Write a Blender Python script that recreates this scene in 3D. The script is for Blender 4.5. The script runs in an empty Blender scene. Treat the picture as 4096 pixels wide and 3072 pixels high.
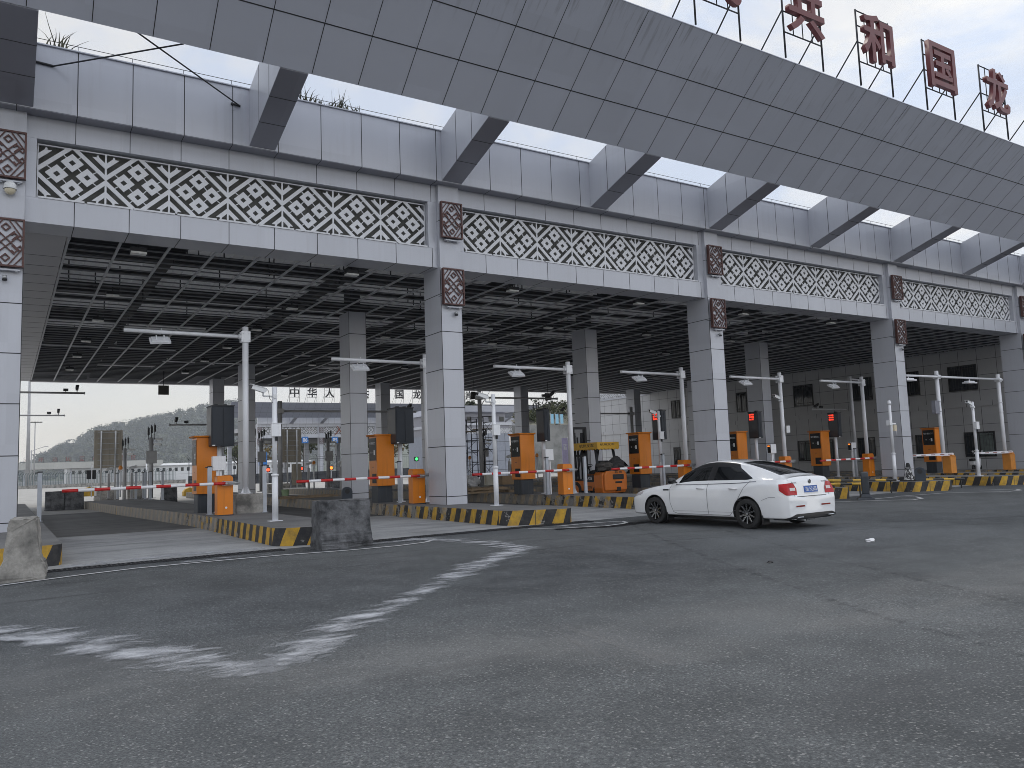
import bpy, bmesh, math, random
from mathutils import Vector, Matrix
from mathutils.bvhtree import BVHTree
R = math.radians
rnd = random.Random(7)
sc = bpy.context.scene
COL = sc.collection
GX = -0.0035                       # the forecourt falls gently towards the right
def gz(x): return GX * x
KH = 0.37                          # island height

# ------------------------------------------------------------------ camera
CAM_YAW, CAM_PITCH, CAM_ROLL, FPX, HC = 0.5687, 0.0993, -0.0364, 3182.11 / 4096, 1.5
def cam_axes():
    cy, sy, cp, sp = math.cos(CAM_YAW), math.sin(CAM_YAW), math.cos(CAM_PITCH), math.sin(CAM_PITCH)
    fwd = Vector((sy * cp, cy * cp, sp)); right = Vector((cy, -sy, 0)); up = right.cross(fwd)
    cr, sr = math.cos(CAM_ROLL), math.sin(CAM_ROLL)
    return cr * right + sr * up, -sr * right + cr * up, fwd
CR, CU, CF = cam_axes()
cd = bpy.data.cameras.new('camera'); cam = bpy.data.objects.new('camera', cd); COL.objects.link(cam)
cd.sensor_width = 36; cd.lens = 36 * FPX; cd.clip_end = 4000; cd.clip_start = 0.05
cam.matrix_world = Matrix(((CR.x, CU.x, -CF.x, 0), (CR.y, CU.y, -CF.y, 0), (CR.z, CU.z, -CF.z, HC), (0, 0, 0, 1)))
sc.camera = cam
def ray(px, py):                   # survey helper: px, py on a 2212 wide copy of the photo
    a, b = px / 2212 - .5, py / 2212 - .375
    return CR * (a / FPX) - CU * (b / FPX) + CF
def atY(px, py, y):
    d = ray(px, py); t = y / d.y
    return Vector((d.x * t, y, HC + d.z * t))
def gnd(px, py, z=0.0):
    d = ray(px, py); t = (z - HC) / (d.z - GX * d.x)
    return Vector((d.x * t, d.y * t, HC + d.z * t))

# ------------------------------------------------------------------ mesh builder
class MB:
    def __init__(s): s.v = []; s.f = []; s.m = []; s.uv = {}; s.sm = set()
    def quad(s, a, b, c, d, m=0): 
        n = len(s.v); s.v += [a, b, c, d]; s.f.append((n, n+1, n+2, n+3)); s.m.append(m)
    def poly(s, pts, m=0):
        n = len(s.v); s.v += list(pts); s.f.append(tuple(range(n, n+len(pts)))); s.m.append(m)
    def box(s, x0, x1, y0, y1, z0, z1, m=0, M=None):
        P = [(x0,y0,z0),(x1,y0,z0),(x1,y1,z0),(x0,y1,z0),(x0,y0,z1),(x1,y0,z1),(x1,y1,z1),(x0,y1,z1)]
        s.hexa(P, m, M)
    def hexa(s, P, m=0, M=None):
        if M is not None: P = [tuple(M @ Vector(p)) for p in P]
        n = len(s.v); s.v += P
        for f in ((0,3,2,1),(4,5,6,7),(0,1,5,4),(1,2,6,5),(2,3,7,6),(3,0,4,7)):
            s.f.append(tuple(n+i for i in f)); s.m.append(m)
    def cyl(s, p0, p1, r, seg=12, m=0, r1=None, cap=True, smooth=True):
        p0, p1 = Vector(p0), Vector(p1); r1 = r if r1 is None else r1
        d = (p1 - p0).normalized(); a = d.orthogonal().normalized(); b = d.cross(a); n = len(s.v)
        for p, rr in ((p0, r), (p1, r1)):
            for i in range(seg):
                t = 2*math.pi*i/seg; s.v.append(tuple(p + rr*(math.cos(t)*a + math.sin(t)*b)))
        for i in range(seg):
            j = (i+1) % seg
            if smooth: s.sm.add(len(s.f))
            s.f.append((n+i, n+j, n+seg+j, n+seg+i)); s.m.append(m)
        if cap:
            s.f.append(tuple(n+i for i in reversed(range(seg)))); s.m.append(m)
            s.f.append(tuple(n+seg+i for i in range(seg))); s.m.append(m)
    def tube(s, pts, r, seg=8, m=0):
        for a, b in zip(pts[:-1], pts[1:]): s.cyl(a, b, r, seg, m)
    def lathe(s, prof, seg=24, m=0, axis='z', c=(0,0,0), closed=False, smooth=True):
        n = len(s.v); k = len(prof)
        for i in range(seg):
            t = 2*math.pi*i/seg; ct, st = math.cos(t), math.sin(t)
            for r, h in prof:
                p = (r*ct, r*st, h) if axis == 'z' else ((r*ct, h, r*st) if axis == 'y' else (h, r*ct, r*st))
                s.v.append((p[0]+c[0], p[1]+c[1], p[2]+c[2]))
        for i in range(seg):
            i2 = (i+1) % seg
            for j in range(k if closed else k-1):
                j2 = (j+1) % k
                if smooth: s.sm.add(len(s.f))
                s.f.append((n+i*k+j, n+i2*k+j, n+i2*k+j2, n+i*k+j2)); s.m.append(m)
    def prism(s, pts, h, axis='y', o=0.0, m=0, M=None, caps=True):
        # pts 2-d outline extruded from o to o+h along axis
        def P(a, b, c):
            q = {'y': (a, c, b), 'z': (a, b, c), 'x': (c, a, b)}[axis]
            return tuple(M @ Vector(q)) if M is not None else q
        n = len(s.v); k = len(pts)
        s.v += [P(a, b, o) for a, b in pts] + [P(a, b, o+h) for a, b in pts]
        if caps:
            s.f.append(tuple(range(n, n+k))); s.m.append(m)
            s.f.append(tuple(range(n+2*k-1, n+k-1, -1))); s.m.append(m)
        for i in range(k):
            j = (i+1) % k; s.f.append((n+i, n+k+i, n+k+j, n+j)); s.m.append(m)
    def build(s, name, mats, parent=None, loc=None, bevel=0, smooth=False, fix=True):
        me = bpy.data.meshes.new(name); me.from_pydata(s.v, [], s.f)
        mats = mats if isinstance(mats, (list, tuple)) else [mats]
        for m in mats: me.materials.append(m)
        me.polygons.foreach_set('material_index', s.m)
        if fix:
            bm = bmesh.new(); bm.from_mesh(me); bmesh.ops.recalc_face_normals(bm, faces=bm.faces); bm.to_mesh(me); bm.free()
        if smooth: me.polygons.foreach_set('use_smooth', [True]*len(me.polygons))
        elif s.sm:
            for i in s.sm: me.polygons[i].use_smooth = True
        me.update()
        o = bpy.data.objects.new(name, me); COL.objects.link(o)
        if parent: o.parent = parent
        if loc is not None: o.location = loc
        if bevel:
            b = o.modifiers.new('bevel', 'BEVEL'); b.width = bevel; b.segments = 2; b.limit_method = 'ANGLE'; b.angle_limit = R(40)
        return o
def tag(o, label=None, cat=None, group=None, kind=None):
    if label: o['label'] = label
    if cat: o['category'] = cat
    if group: o['group'] = group
    if kind: o['kind'] = kind
    return o
def thing(name, loc, label, cat, rz=0, group=None):
    o = bpy.data.objects.new(name, None); COL.objects.link(o); o.location = loc; o.rotation_euler = (0, 0, rz)
    o.empty_display_size = .2
    return tag(o, label, cat, group)
def kids(o): return [c for c in bpy.data.objects if c.parent == o]
def copy_tree(o, parent=None):
    c = o.copy(); COL.objects.link(c)
    if parent: c.parent = parent
    for ch in kids(o): copy_tree(ch, c)
    return c
def dup(o, loc, label, rz=None, group=None):
    c = copy_tree(o); c.location = loc; c['label'] = label
    if rz is not None: c.rotation_euler = (0, 0, rz)
    if group: c['group'] = group
    return c

# ------------------------------------------------------------------ materials
def nt_new(name):
    m = bpy.data.materials.new(name); m.use_nodes = True; nt = m.node_tree
    b = nt.nodes['Principled BSDF']; return m, nt, b
def N(nt, t, **kw):
    n = nt.nodes.new(t)
    for k, v in kw.items():
        if k in n.inputs.keys(): n.inputs[k].default_value = v
        else: setattr(n, k, v)
    return n
def ramp(nt, fac, stops):
    r = nt.nodes.new('ShaderNodeValToRGB'); el = r.color_ramp.elements
    while len(el) < len(stops): el.new(.5)
    for e, (p, c) in zip(el, stops):
        e.position = p; e.color = (c, c, c, 1) if isinstance(c, (int, float)) else (*c, 1)
    nt.links.new(fac, r.inputs[0]); return r.outputs[0]
def mixc(nt, f, a, b, mode='MIX'):
    n = nt.nodes.new('ShaderNodeMix'); n.data_type = 'RGBA'; n.blend_type = mode
    for i, v in ((0, f), (6, a), (7, b)):
        if hasattr(v, 'is_output'): nt.links.new(v, n.inputs[i])
        else: n.inputs[i].default_value = v if i == 0 else ((*v, 1) if len(v) == 3 else v)
    return n.outputs[2]
def math_(nt, op, a, b=0.0, c=None):
    n = nt.nodes.new('ShaderNodeMath'); n.operation = op
    for i, v in enumerate((a, b) if c is None else (a, b, c)):
        if hasattr(v, 'is_output'): nt.links.new(v, n.inputs[i])
        else: n.inputs[i].default_value = v
    return n.outputs[0]
def coords(nt, kind='Object', scale=(1, 1, 1)):
    t = nt.nodes.new('ShaderNodeTexCoord'); mp = nt.nodes.new('ShaderNodeMapping'); mp.inputs['Scale'].default_value = scale
    nt.links.new(t.outputs[kind], mp.inputs[0]); return mp.outputs[0]
def noise(nt, vec, scale, detail=4, rough=.55, dist=0):
    n = N(nt, 'ShaderNodeTexNoise', Scale=scale, Detail=detail, Roughness=rough, Distortion=dist)
    nt.links.new(vec, n.inputs['Vector']); return n.outputs[0]
def bump(nt, b, h, strength=.3, dist=.02):
    n = N(nt, 'ShaderNodeBump', Strength=strength, Distance=dist); nt.links.new(h, n.inputs['Height']); nt.links.new(n.outputs[0], b.inputs['Normal'])
MATS = {}
def mat(name, c, rough=.5, metal=0.0, var=.12, scale=3.0, streak=0.0, dirt=(.18,.17,.16), bumps=0.0, coat=0.0, spec=.5, bscale=40):
    if name in MATS: return MATS[name]
    m, nt, b = nt_new(name); MATS[name] = m
    v = coords(nt); n1 = noise(nt, v, scale, 5)
    col = mixc(nt, ramp(nt, n1, [(.3, 0.0), (.7, 1.0)]), tuple(x*(1-var) for x in c), tuple(min(1, x*(1+var)) for x in c))
    if streak:
        vs = coords(nt, 'Object', (1, 1, .06)); s1 = noise(nt, vs, 9, 4, .6)
        col = mixc(nt, math_(nt, 'MULTIPLY', ramp(nt, s1, [(.52, 0.0), (.75, 1.0)]), streak), col, dirt)
    if name in ('clad_white', 'clad_grey', 'soffit_grey', 'wall_panel'):
        s = N(nt, 'ShaderNodeVectorMath', operation='SNAP'); s.inputs[1].default_value = (1.18, 40, 1.17); nt.links.new(coords(nt), s.inputs[0]); wn = nt.nodes.new('ShaderNodeTexWhiteNoise'); nt.links.new(s.outputs[0], wn.inputs['Vector'])
        col = mixc(nt, math_(nt, 'MULTIPLY_ADD', wn.outputs[0], .16, 0.0), col, tuple(x*.55 for x in c)); bump(nt, b, noise(nt, v, .9, 2), .10, .05)
    nt.links.new(col, b.inputs['Base Color'])
    rr = math_(nt, 'MULTIPLY_ADD', n1, .2, rough-.1); nt.links.new(rr, b.inputs['Roughness'])
    b.inputs['Metallic'].default_value = metal; b.inputs['Specular IOR Level'].default_value = spec
    if coat: b.inputs['Coat Weight'].default_value = coat; b.inputs['Coat Roughness'].default_value = .05
    if bumps: bump(nt, b, noise(nt, v, bscale, 6, .65), bumps)
    return m
def emis(name, c, s):
    m, nt, b = nt_new(name); b.inputs['Base Color'].default_value = (*[x*.3 for x in c], 1)
    b.inputs['Emission Color'].default_value = (*c, 1); b.inputs['Emission Strength'].default_value = s; return m

WHITE = mat('clad_white', (.50, .515, .565), .36, .12, .05, .35, .16, (.35, .34, .35))
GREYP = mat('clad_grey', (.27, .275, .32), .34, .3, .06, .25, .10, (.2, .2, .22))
SOFF = mat('soffit_grey', (.42, .42, .45), .45, .1, .06, .4)
SEAM = mat('seam_dark', (.03, .03, .035), .7)
DARK = mat('dark_steel', (.022, .023, .027), .55, .2)
SLAT = mat('ceiling_dark', (.016, .017, .023), .6)
RAIL = mat('rail_grey', (.30, .31, .34), .5, .2)
DECK = mat('roof_deck', (.62, .62, .63), .6, 0, .15, .6, .3)
n_ = DECK.node_tree; t_ = n_.nodes.new('ShaderNodeBsdfTranslucent'); t_.inputs[0].default_value = (.8,.82,.85,1); x_ = n_.nodes.new('ShaderNodeMixShader'); x_.inputs[0].default_value = .045
n_.links.new(n_.nodes['Principled BSDF'].outputs[0], x_.inputs[1]); n_.links.new(t_.outputs[0], x_.inputs[2]); n_.links.new(x_.outputs[0], n_.nodes['Material Output'].inputs[0])
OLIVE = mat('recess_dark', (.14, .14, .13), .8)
LATT = mat('lattice_white', (.66, .67, .70), .45, 0, .04, .8, .10)
BROWN = mat('brown_frame', (.085, .035, .030), .5, .1, .2, 3)
POLEW = mat('pole_white', (.76, .77, .80), .35, .05, .06, 2, .18, (.3, .29, .28))
POLEG = mat('pole_grey', (.36, .36, .37), .45, .2, .12, 2, .3)
GALV = mat('galvanised', (.42, .43, .44), .4, .6, .15, 5)
ORANGE = mat('orange_paint', (.68, .20, .006), .38, 0, .10, 1.2, .22, (.25, .09, .02), bumps=.06, bscale=2)
ORANGEB = mat('orange_paint_faded', (.62, .24, .035), .5, 0, .12, 3, .25, (.2, .12, .04))
PLINTH = mat('plinth_dark', (.032, .038, .048), .5, .1, .2, 2, .2)
SCREEN = mat('black_glass', (.008, .009, .010), .35, spec=.2)
SIGNDK = mat('sign_dark', (.022, .028, .038), .45, .2, .1, 2)
REDP = mat('boom_red', (.50, .012, .012), .35, 0, .08)
WHITEP = mat('boom_white', (.78, .78, .80), .35, 0, .05, 4, .1)
YEL = mat('yellow_paint', (.55, .33, .03), .5, 0, .2, 4, .3, (.1, .08, .05))
BLACKP = mat('black_paint', (.02, .02, .022), .5, 0, .3, 4)
RUBBER = mat('rubber', (.018, .018, .019), .75, 0, .2, 8)
REDS = mat('sign_red', (.13, .020, .024), .45, 0, .12, 1.2, .2, (.12, .03, .03))
FRAMEB = mat('sign_frame', (.018, .020, .028), .5, .4)
BLUEGL = mat('blue_panel', (.22, .45, .60), .3)
GLASSD = mat('dark_glass', (.012, .013, .015), .06)
WINFR = mat('window_frame', (.025, .022, .022), .5)
WOOD = mat('pallet_wood', (.26, .19, .12), .8, 0, .25, 3, .4, (.1, .08, .06))
CAMW = mat('camera_white', (.70, .71, .72), .35)
BOARDB = mat('board_back', (.33, .30, .25), .55, .2, .2, .9, .5, (.14, .13, .11))

def concrete(name, c=(.34, .33, .31), dark=(.10, .10, .10), sc1=1.2, amt=.6, bmp=.35):
    m, nt, b = nt_new(name); v = coords(nt)
    a = noise(nt, v, sc1, 6, .65); g = noise(nt, v, 22, 5, .7)
    col = mixc(nt, math_(nt, 'MULTIPLY', ramp(nt, a, [(.42, 0.0), (.66, 1.0)]), amt), c, dark)
    col = mixc(nt, math_(nt, 'MULTIPLY', ramp(nt, g, [(.35, 1.0), (.6, 0.0)]), .35), col, tuple(x*.45 for x in c))
    nt.links.new(col, b.inputs['Base Color']); b.inputs['Roughness'].default_value = .88
    bump(nt, b, mixc(nt, .5, a, g), bmp, .03); return m
CONC = concrete('weathered_concrete', (.36,.345,.32), (.06,.06,.058), 2.2, .85)
CONCD = concrete('blackened_concrete', (.14, .142, .15), (.014, .015, .018), 3.6, .98)
CONCT = concrete('island_top', (.20, .195, .19), (.09, .09, .09), .5, .7, .2)

def kerb_mat():
    # UV: u along the kerb in metres, v height 0..1; attribute-free: front painted bold, rear faded fine stripes (object y)
    m, nt, b = nt_new('kerb_paint'); uv = nt.nodes.new('ShaderNodeTexCoord'); s = nt.nodes.new('ShaderNodeSeparateXYZ'); nt.links.new(uv.outputs['UV'], s.inputs[0])
    so = nt.nodes.new('ShaderNodeSeparateXYZ'); nt.links.new(uv.outputs['Object'], so.inputs[0])
    u = math_(nt, 'MULTIPLY_ADD', s.outputs[1], -.16, s.outputs[0])
    st = math_(nt, 'GREATER_THAN', math_(nt, 'FRACT', math_(nt, 'MULTIPLY', u, 1/.56)), .5)
    base = mixc(nt, st, (.018, .019, .023), (.56, .33, .03))
    v = coords(nt)
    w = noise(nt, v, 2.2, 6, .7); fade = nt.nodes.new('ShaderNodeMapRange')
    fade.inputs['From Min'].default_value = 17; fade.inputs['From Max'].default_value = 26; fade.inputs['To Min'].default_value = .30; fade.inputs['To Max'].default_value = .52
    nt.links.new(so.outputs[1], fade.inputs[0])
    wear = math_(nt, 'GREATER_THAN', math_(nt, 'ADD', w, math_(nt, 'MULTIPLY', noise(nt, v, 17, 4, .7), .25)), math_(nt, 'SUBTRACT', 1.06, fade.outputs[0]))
    col = mixc(nt, math_(nt, 'MULTIPLY', wear, .75), base, (.30, .29, .28))
    jt = math_(nt, 'LESS_THAN', math_(nt, 'FRACT', math_(nt, 'MULTIPLY', s.outputs[0], 1/1.0)), .022)
    col = mixc(nt, math_(nt, 'MULTIPLY', jt, .8), col, (.03,.03,.03))
    dirt = ramp(nt, noise(nt, v, 5, 5, .7), [(.40, 0.0), (.8, .8)])
    col = mixc(nt, dirt, col, (.07, .065, .06))
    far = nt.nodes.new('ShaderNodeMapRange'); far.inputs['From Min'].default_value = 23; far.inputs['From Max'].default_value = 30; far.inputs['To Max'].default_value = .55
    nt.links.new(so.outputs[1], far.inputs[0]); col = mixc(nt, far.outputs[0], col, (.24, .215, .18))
    nt.links.new(col, b.inputs['Base Color']); b.inputs['Roughness'].default_value = .7
    bump(nt, b, w, .3, .02); return m
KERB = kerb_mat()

def asphalt_mat():
    m, nt, b = nt_new('asphalt'); v = coords(nt)
    big = noise(nt, v, .16, 5, .6); mid = noise(nt, v, 1.3, 5, .6); fine = noise(nt, v, 55, 3, .8)
    vo = N(nt, 'ShaderNodeTexVoronoi', Scale=75.0); nt.links.new(v, vo.inputs['Vector'])
    col = mixc(nt, ramp(nt, big, [(.36, 0.0), (.64, 1.0)]), (.040, .046, .050), (.112, .121, .128))
    col = mixc(nt, math_(nt, 'MULTIPLY', ramp(nt, mid, [(.4, 0.0), (.75, 1.0)]), .45), col, (.165, .177, .186))
    gr = noise(nt, v, 52, 4, .8); col = mixc(nt, ramp(nt, gr, [(.36, .75), (.50, 0.0)]), col, (.022, .024, .027)); col = mixc(nt, ramp(nt, gr, [(.54, 0.0), (.70, .48)]), col, (.29, .30, .305))
    col = mixc(nt, ramp(nt, fine, [(.38, .75), (.56, 0.0)]), col, (.035, .037, .042))
    col = mixc(nt, ramp(nt, vo.outputs['Color'], [(.80, 0.0), (.90, .55)]), col, (.30, .30, .30))
    # dark stains stretched along the front of the lanes
    vs = coords(nt, 'Object', (.35, 1.3, 1)); st = noise(nt, vs, .8, 5, .65, .6)
    col = mixc(nt, ramp(nt, st, [(.56, 0.0), (.70, .55)]), col, (.045, .047, .052))
    nt.links.new(col, b.inputs['Base Color']); b.inputs['Roughness'].default_value = .82; b.inputs['Specular IOR Level'].default_value = .35
    bump(nt, b, mixc(nt, .6, vo.outputs['Distance'], fine), .55, .012); return m
ASPH = asphalt_mat()
def slab_mat(name, c0, c1, stain=.5, stc=(.07, .07, .075)):
    m, nt, b = nt_new(name); v = coords(nt); vs = coords(nt, 'Object', (.25, 1.2, 1))
    a = noise(nt, v, .5, 6, .65); s_ = noise(nt, vs, .9, 6, .68, .5); g = noise(nt, v, 26, 4, .7)
    col = mixc(nt, ramp(nt, a, [(.35, 0.0), (.68, 1.0)]), c0, c1)
    col = mixc(nt, math_(nt, 'MULTIPLY', ramp(nt, s_, [(.50, 0.0), (.68, 1.0)]), stain), col, stc)
    col = mixc(nt, math_(nt, 'MULTIPLY', ramp(nt, g, [(.35, 1.0), (.55, 0.0)]), .3), col, tuple(x*.5 for x in c0))
    nt.links.new(col, b.inputs['Base Color']); b.inputs['Roughness'].default_value = .85; bump(nt, b, g, .25, .01); return m
APRON = slab_mat('apron_concrete', (.26, .262, .265), (.44, .44, .44), .5)
LANE = slab_mat('lane_asphalt', (.095, .093, .090), (.155, .152, .146), .7, (.03, .03, .032))
YARD = slab_mat('yard_concrete', (.30, .29, .275), (.40, .39, .37), .3, (.2, .2, .19))

def spotty(name, c, thr=.5, sc_=(2.5, 14, 1), soft=.12, edge=True, amax=1.0):
    # dry powder / worn road paint: broken by noise, fading to the sides of its strip (UV v)
    m, nt, b = nt_new(name); uv = nt.nodes.new('ShaderNodeTexCoord'); s = nt.nodes.new('ShaderNodeSeparateXYZ'); nt.links.new(uv.outputs['UV'], s.inputs[0])
    mp = nt.nodes.new('ShaderNodeMapping'); mp.inputs['Scale'].default_value = sc_; nt.links.new(uv.outputs['Object'], mp.inputs[0])
    mp.inputs['Rotation'].default_value = (0, 0, R(-18))
    n = noise(nt, mp.outputs[0], 1.0, 7, .68, .3)
    fine = noise(nt, coords(nt), 45, 3, .8)
    n = math_(nt, 'MULTIPLY_ADD', fine, .22, n)
    if edge:
        d = math_(nt, 'ABSOLUTE', math_(nt, 'SUBTRACT', s.outputs[1], .5)); e = math_(nt, 'MULTIPLY', math_(nt, 'POWER', d, 1.6), 1.5)
        n = math_(nt, 'SUBTRACT', n, e)
    a = ramp(nt, n, [(thr, 0.0), (min(1, thr+soft), amax)])
    b.inputs['Base Color'].default_value = (*c, 1); b.inputs['Roughness'].default_value = .95; b.inputs['Specular IOR Level'].default_value = .1
    nt.links.new(a, b.inputs['Alpha']); return m
POWDER = spotty('white_powder', (.45, .46, .485), .49, (1.7, 3.6, 1), .26)
LINEP = spotty('line_paint', (.46, .46, .47), .34, (3, 3, 1), .12, False)

# ------------------------------------------------------------------ lettering
def text_mesh(s, size=1.0, depth=.05, bold=.02):
    cu = bpy.data.curves.new('lettering', 'FONT'); cu.body = s; cu.size = size; cu.extrude = depth/2; cu.offset = bold*size
    cu.align_x = 'CENTER'; cu.align_y = 'CENTER'; cu.resolution_u = 3
    o = bpy.data.objects.new('lettering', cu); COL.objects.link(o)
    dg = bpy.context.evaluated_depsgraph_get(); dg.update()
    me = bpy.data.meshes.new_from_object(o.evaluated_get(dg)); bpy.data.objects.remove(o); bpy.data.curves.remove(cu)
    xs = [v.co.x for v in me.vertices] or [0]; ys = [v.co.y for v in me.vertices] or [0]
    cx, cy = (min(xs)+max(xs))/2, (min(ys)+max(ys))/2
    me.transform(Matrix.Translation((-cx, -cy, 0))); me['w'] = max(xs)-min(xs); me['h'] = max(ys)-min(ys)
    return me
def lettering(name, s, m, parent, loc, size, depth=.02, face='-y', bold=.015, fit=None, rot=None):
    me = text_mesh(s, size, depth, bold)
    if fit: me.transform(Matrix.Diagonal((fit[0]/max(me['w'], 1e-4), fit[1]/max(me['h'], 1e-4), 1, 1)))
    me.transform(Matrix.Rotation(R(90), 4, 'X'))                  # stands up, reads from -y
    if face == '-x': me.transform(Matrix.Rotation(R(-90), 4, 'Z'))
    if face == '+x': me.transform(Matrix.Rotation(R(90), 4, 'Z'))
    if rot is not None: me.transform(rot)
    me.materials.clear(); me.materials.append(m)
    o = bpy.data.objects.new(name, me); COL.objects.link(o); o.parent = parent; o.location = loc
    return o
# ------------------------------------------------------------------ ground
def zz(ox, oy, s): return lambda x, y, z=0.0: gnd((ox+x/s)/1.8517, (oy+y/s)/1.8517, z)
def zy(ox, oy, s): return lambda x, y, Y: atY((ox+x/s)/1.8517, (oy+y/s)/1.8517, Y)
gA6, gA7, gA8, gZ6, gZ7, gZ8 = zz(1800,1450,2.212), zz(2500,1450,2.212), zz(3200,1350,2.3705), zz(0,1900,2.765), zz(800,1800,2.765), zz(1600,1800,2.765)
yA4, yA5, yA6, yA7, yA8, yR4, yM2, yB3, yB4 = zy(0,1400,2.212), zy(900,1450,2.212), zy(1800,1450,2.212), zy(2500,1450,2.212), zy(3200,1350,2.3705), zy(940,1500,4.424), zy(1000,1650,4.424), zy(1850,1530,4.424), zy(2250,1530,4.424)

def sheet(name, pts, m, dz, thick=0):
    b = MB(); b.poly([(x, y, gz(x)+dz) for x, y in pts])
    o = b.build(name, m); return tag(o, kind='structure')
def EDGE(x): return 15.2 + .075*x
sheet('ground', [(-700,-300),(2150,-300),(2150,2150),(-700,2150)], ASPH, 0)
sheet('apron', [(-25,EDGE(-25)+.3),(51.9,EDGE(51.9)+.3),(51.9,24.2),(-25,24.2)], APRON, .004)
sheet('road', [(-25,24.2),(51.9,24.2),(51.9,40.5),(-25,40.5)], LANE, .004)
sheet('yard', [(-80,40.5),(51.9,40.5),(51.9,58),(140,58),(140,300),(-80,300)], YARD, .004)

def strip(name, pts, w, m, dz, label=None):
    pts = [Vector((p[0], p[1])) for p in pts]
    # refine
    fine = []
    for a, b in zip(pts[:-1], pts[1:]):
        k = max(1, int((b-a).length/.25)); fine += [a.lerp(b, i/k) for i in range(k)]
    pts = fine + [pts[-1]]
    me = bpy.data.meshes.new(name); vs, fs, us = [], [], []; u = 0
    for i, p in enumerate(pts):
        d = (pts[min(i+1, len(pts)-1)] - pts[max(i-1, 0)]).normalized(); n = Vector((-d.y, d.x))
        if i: u += (p-pts[i-1]).length
        ww = w(i/(len(pts)-1)) if callable(w) else w
        for sgn, vv in ((-1, 0), (1, 1)):
            q = p + n*sgn*ww/2; vs.append((q.x, q.y, gz(q.x)+dz)); us.append((u, vv))
        if i: fs.append((2*i-2, 2*i, 2*i+1, 2*i-1))
    me.from_pydata(vs, [], fs); uv = me.uv_layers.new(name='UVMap')
    for l in me.loops: uv.data[l.index].uv = us[l.vertex_index]
    me.materials.append(m); o = bpy.data.objects.new(name, me); COL.objects.link(o); return tag(o, kind='structure')
G2 = lambda *ps: [gnd(*p)[:2] for p in ps]
strip('powder_track', G2((-60,1366),(0,1366),(100,1375),(250,1400),(440,1432),(550,1440),(660,1405),(760,1345),(900,1285),(1010,1230),(1130,1184)), lambda t: 1.15+.4*math.sin(9*t)+.45*math.exp(-((t-.42)/.1)**2), POWDER, .008)
strip('powder_track', [tuple(gnd(px,py)[:2]) for px,py in ((-60,1385),(60,1380),(180,1398),(330,1425))], .9, POWDER, .016)
strip('powder_track', G2((1140,1186),(1060,1174),(985,1168),(880,1163)), 1.5, POWDER, .012)
strip('powder_track', [(0.9,15.9),(2.5,16.4),(4.4,16.3)], 1.3, POWDER, .012)
strip('powder_track', [(2.6,14.9),(3.4,15.05),(4.2,15.0)], .5, POWDER, .016)
strip('powder_track', [(6.1,15.3),(7.0,15.35),(7.8,15.5)], .7, POWDER, .016)
strip('road_marking', [(-.9,13.55),(0,13.95),(1.0,14.38),(1.87,14.66),(2.9,14.7),(4.3,14.68),(5.4,14.5),(6.5,14.5),(7.2,14.7),(7.55,15.05)], .10, LINEP, .010)
strip('road_marking', [tuple(gA6(x,y)[:2]) for x, y in ((690,1475),(1000,1468),(1380,1448),(1530,1428),(1562,1418),(1530,1408),(1420,1412),(1200,1428),(950,1452))], .10, LINEP, .010)
strip('road_marking', [tuple(gA8(x,y)[:2]) for x, y in ((300,1562),(760,1548),(1080,1540),(1158,1528),(1100,1512),(900,1516),(620,1540))], .11, LINEP, .010)
strip('road_marking', [tuple(gA8(x,y)[:2]) for x, y in ((900,1510),(1400,1475),(1980,1462),(2095,1450),(2050,1440),(1700,1450))], .11, LINEP, .010)
TYREM = spotty('tyre_mark', (.022,.023,.025), .52, (.5, 5, 1), .35, True, .38)
strip('tyre_mark', [(5.5,1.0),(6.8,4.5),(8.6,8.0),(10.6,11.5),(12.9,15.2)], .32, TYREM, .006)
strip('tyre_mark', [(7.0,.6),(8.3,4.0),(10.1,7.5),(12.1,10.9),(14.4,14.6)], .32, TYREM, .006)
strip('tyre_mark', [(-3,11.5),(3,12.2),(9,11.7),(15,9.5),(22,5.5)], .40, TYREM, .006)
strip('tyre_mark', [(-3,13.1),(3,13.7),(9,13.2),(15,11.0),(22,7.2)], .40, TYREM, .006)
strip('oil_stain', [(10.6,15.0),(11.8,14.6),(13.2,14.9)], .9, spotty('oil', (.018,.018,.02), .40, (.9,2,1), .25), .0065)
DUST = spotty('pale_dust', (.30,.30,.30), .45, (.55,.9,1), .45, True, .45)
strip('dust', [(-2,8.2),(4,5.4),(12,4.4),(22,6.2),(34,11)], 5.0, DUST, .005)
strip('dust', [(1.0,15.9),(2.8,15.7),(4.5,15.75)], 1.6, DUST, .0065)
# drain grate along the front of the lanes
for k, (xa, xb) in enumerate(((-1.5, 4.6), (6.0, 12.6))):
    b = MB(); x = xa
    while x < xb:
        y = EDGE(x); b.box(x, x+.028, y, y+.28, gz(x)+.004, gz(x)+.02); x += .075
    for e in (0, .14, .28):
        b.hexa([(xa,EDGE(xa)+e-.012,gz(xa)+.003),(xb,EDGE(xb)+e-.012,gz(xb)+.003),(xb,EDGE(xb)+e+.012,gz(xb)+.003),(xa,EDGE(xa)+e+.012,gz(xa)+.003),
                (xa,EDGE(xa)+e-.012,gz(xa)+.022),(xb,EDGE(xb)+e-.012,gz(xb)+.022),(xb,EDGE(xb)+e+.012,gz(xb)+.022),(xa,EDGE(xa)+e+.012,gz(xa)+.022)])
    tag(b.build('drain_grate', DARK), ('rusty drain grate across the leftmost lane before its apron', 'dark drain grate in front of the second lane, right of the blackened barrier block')[k], 'drain grate')

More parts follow.
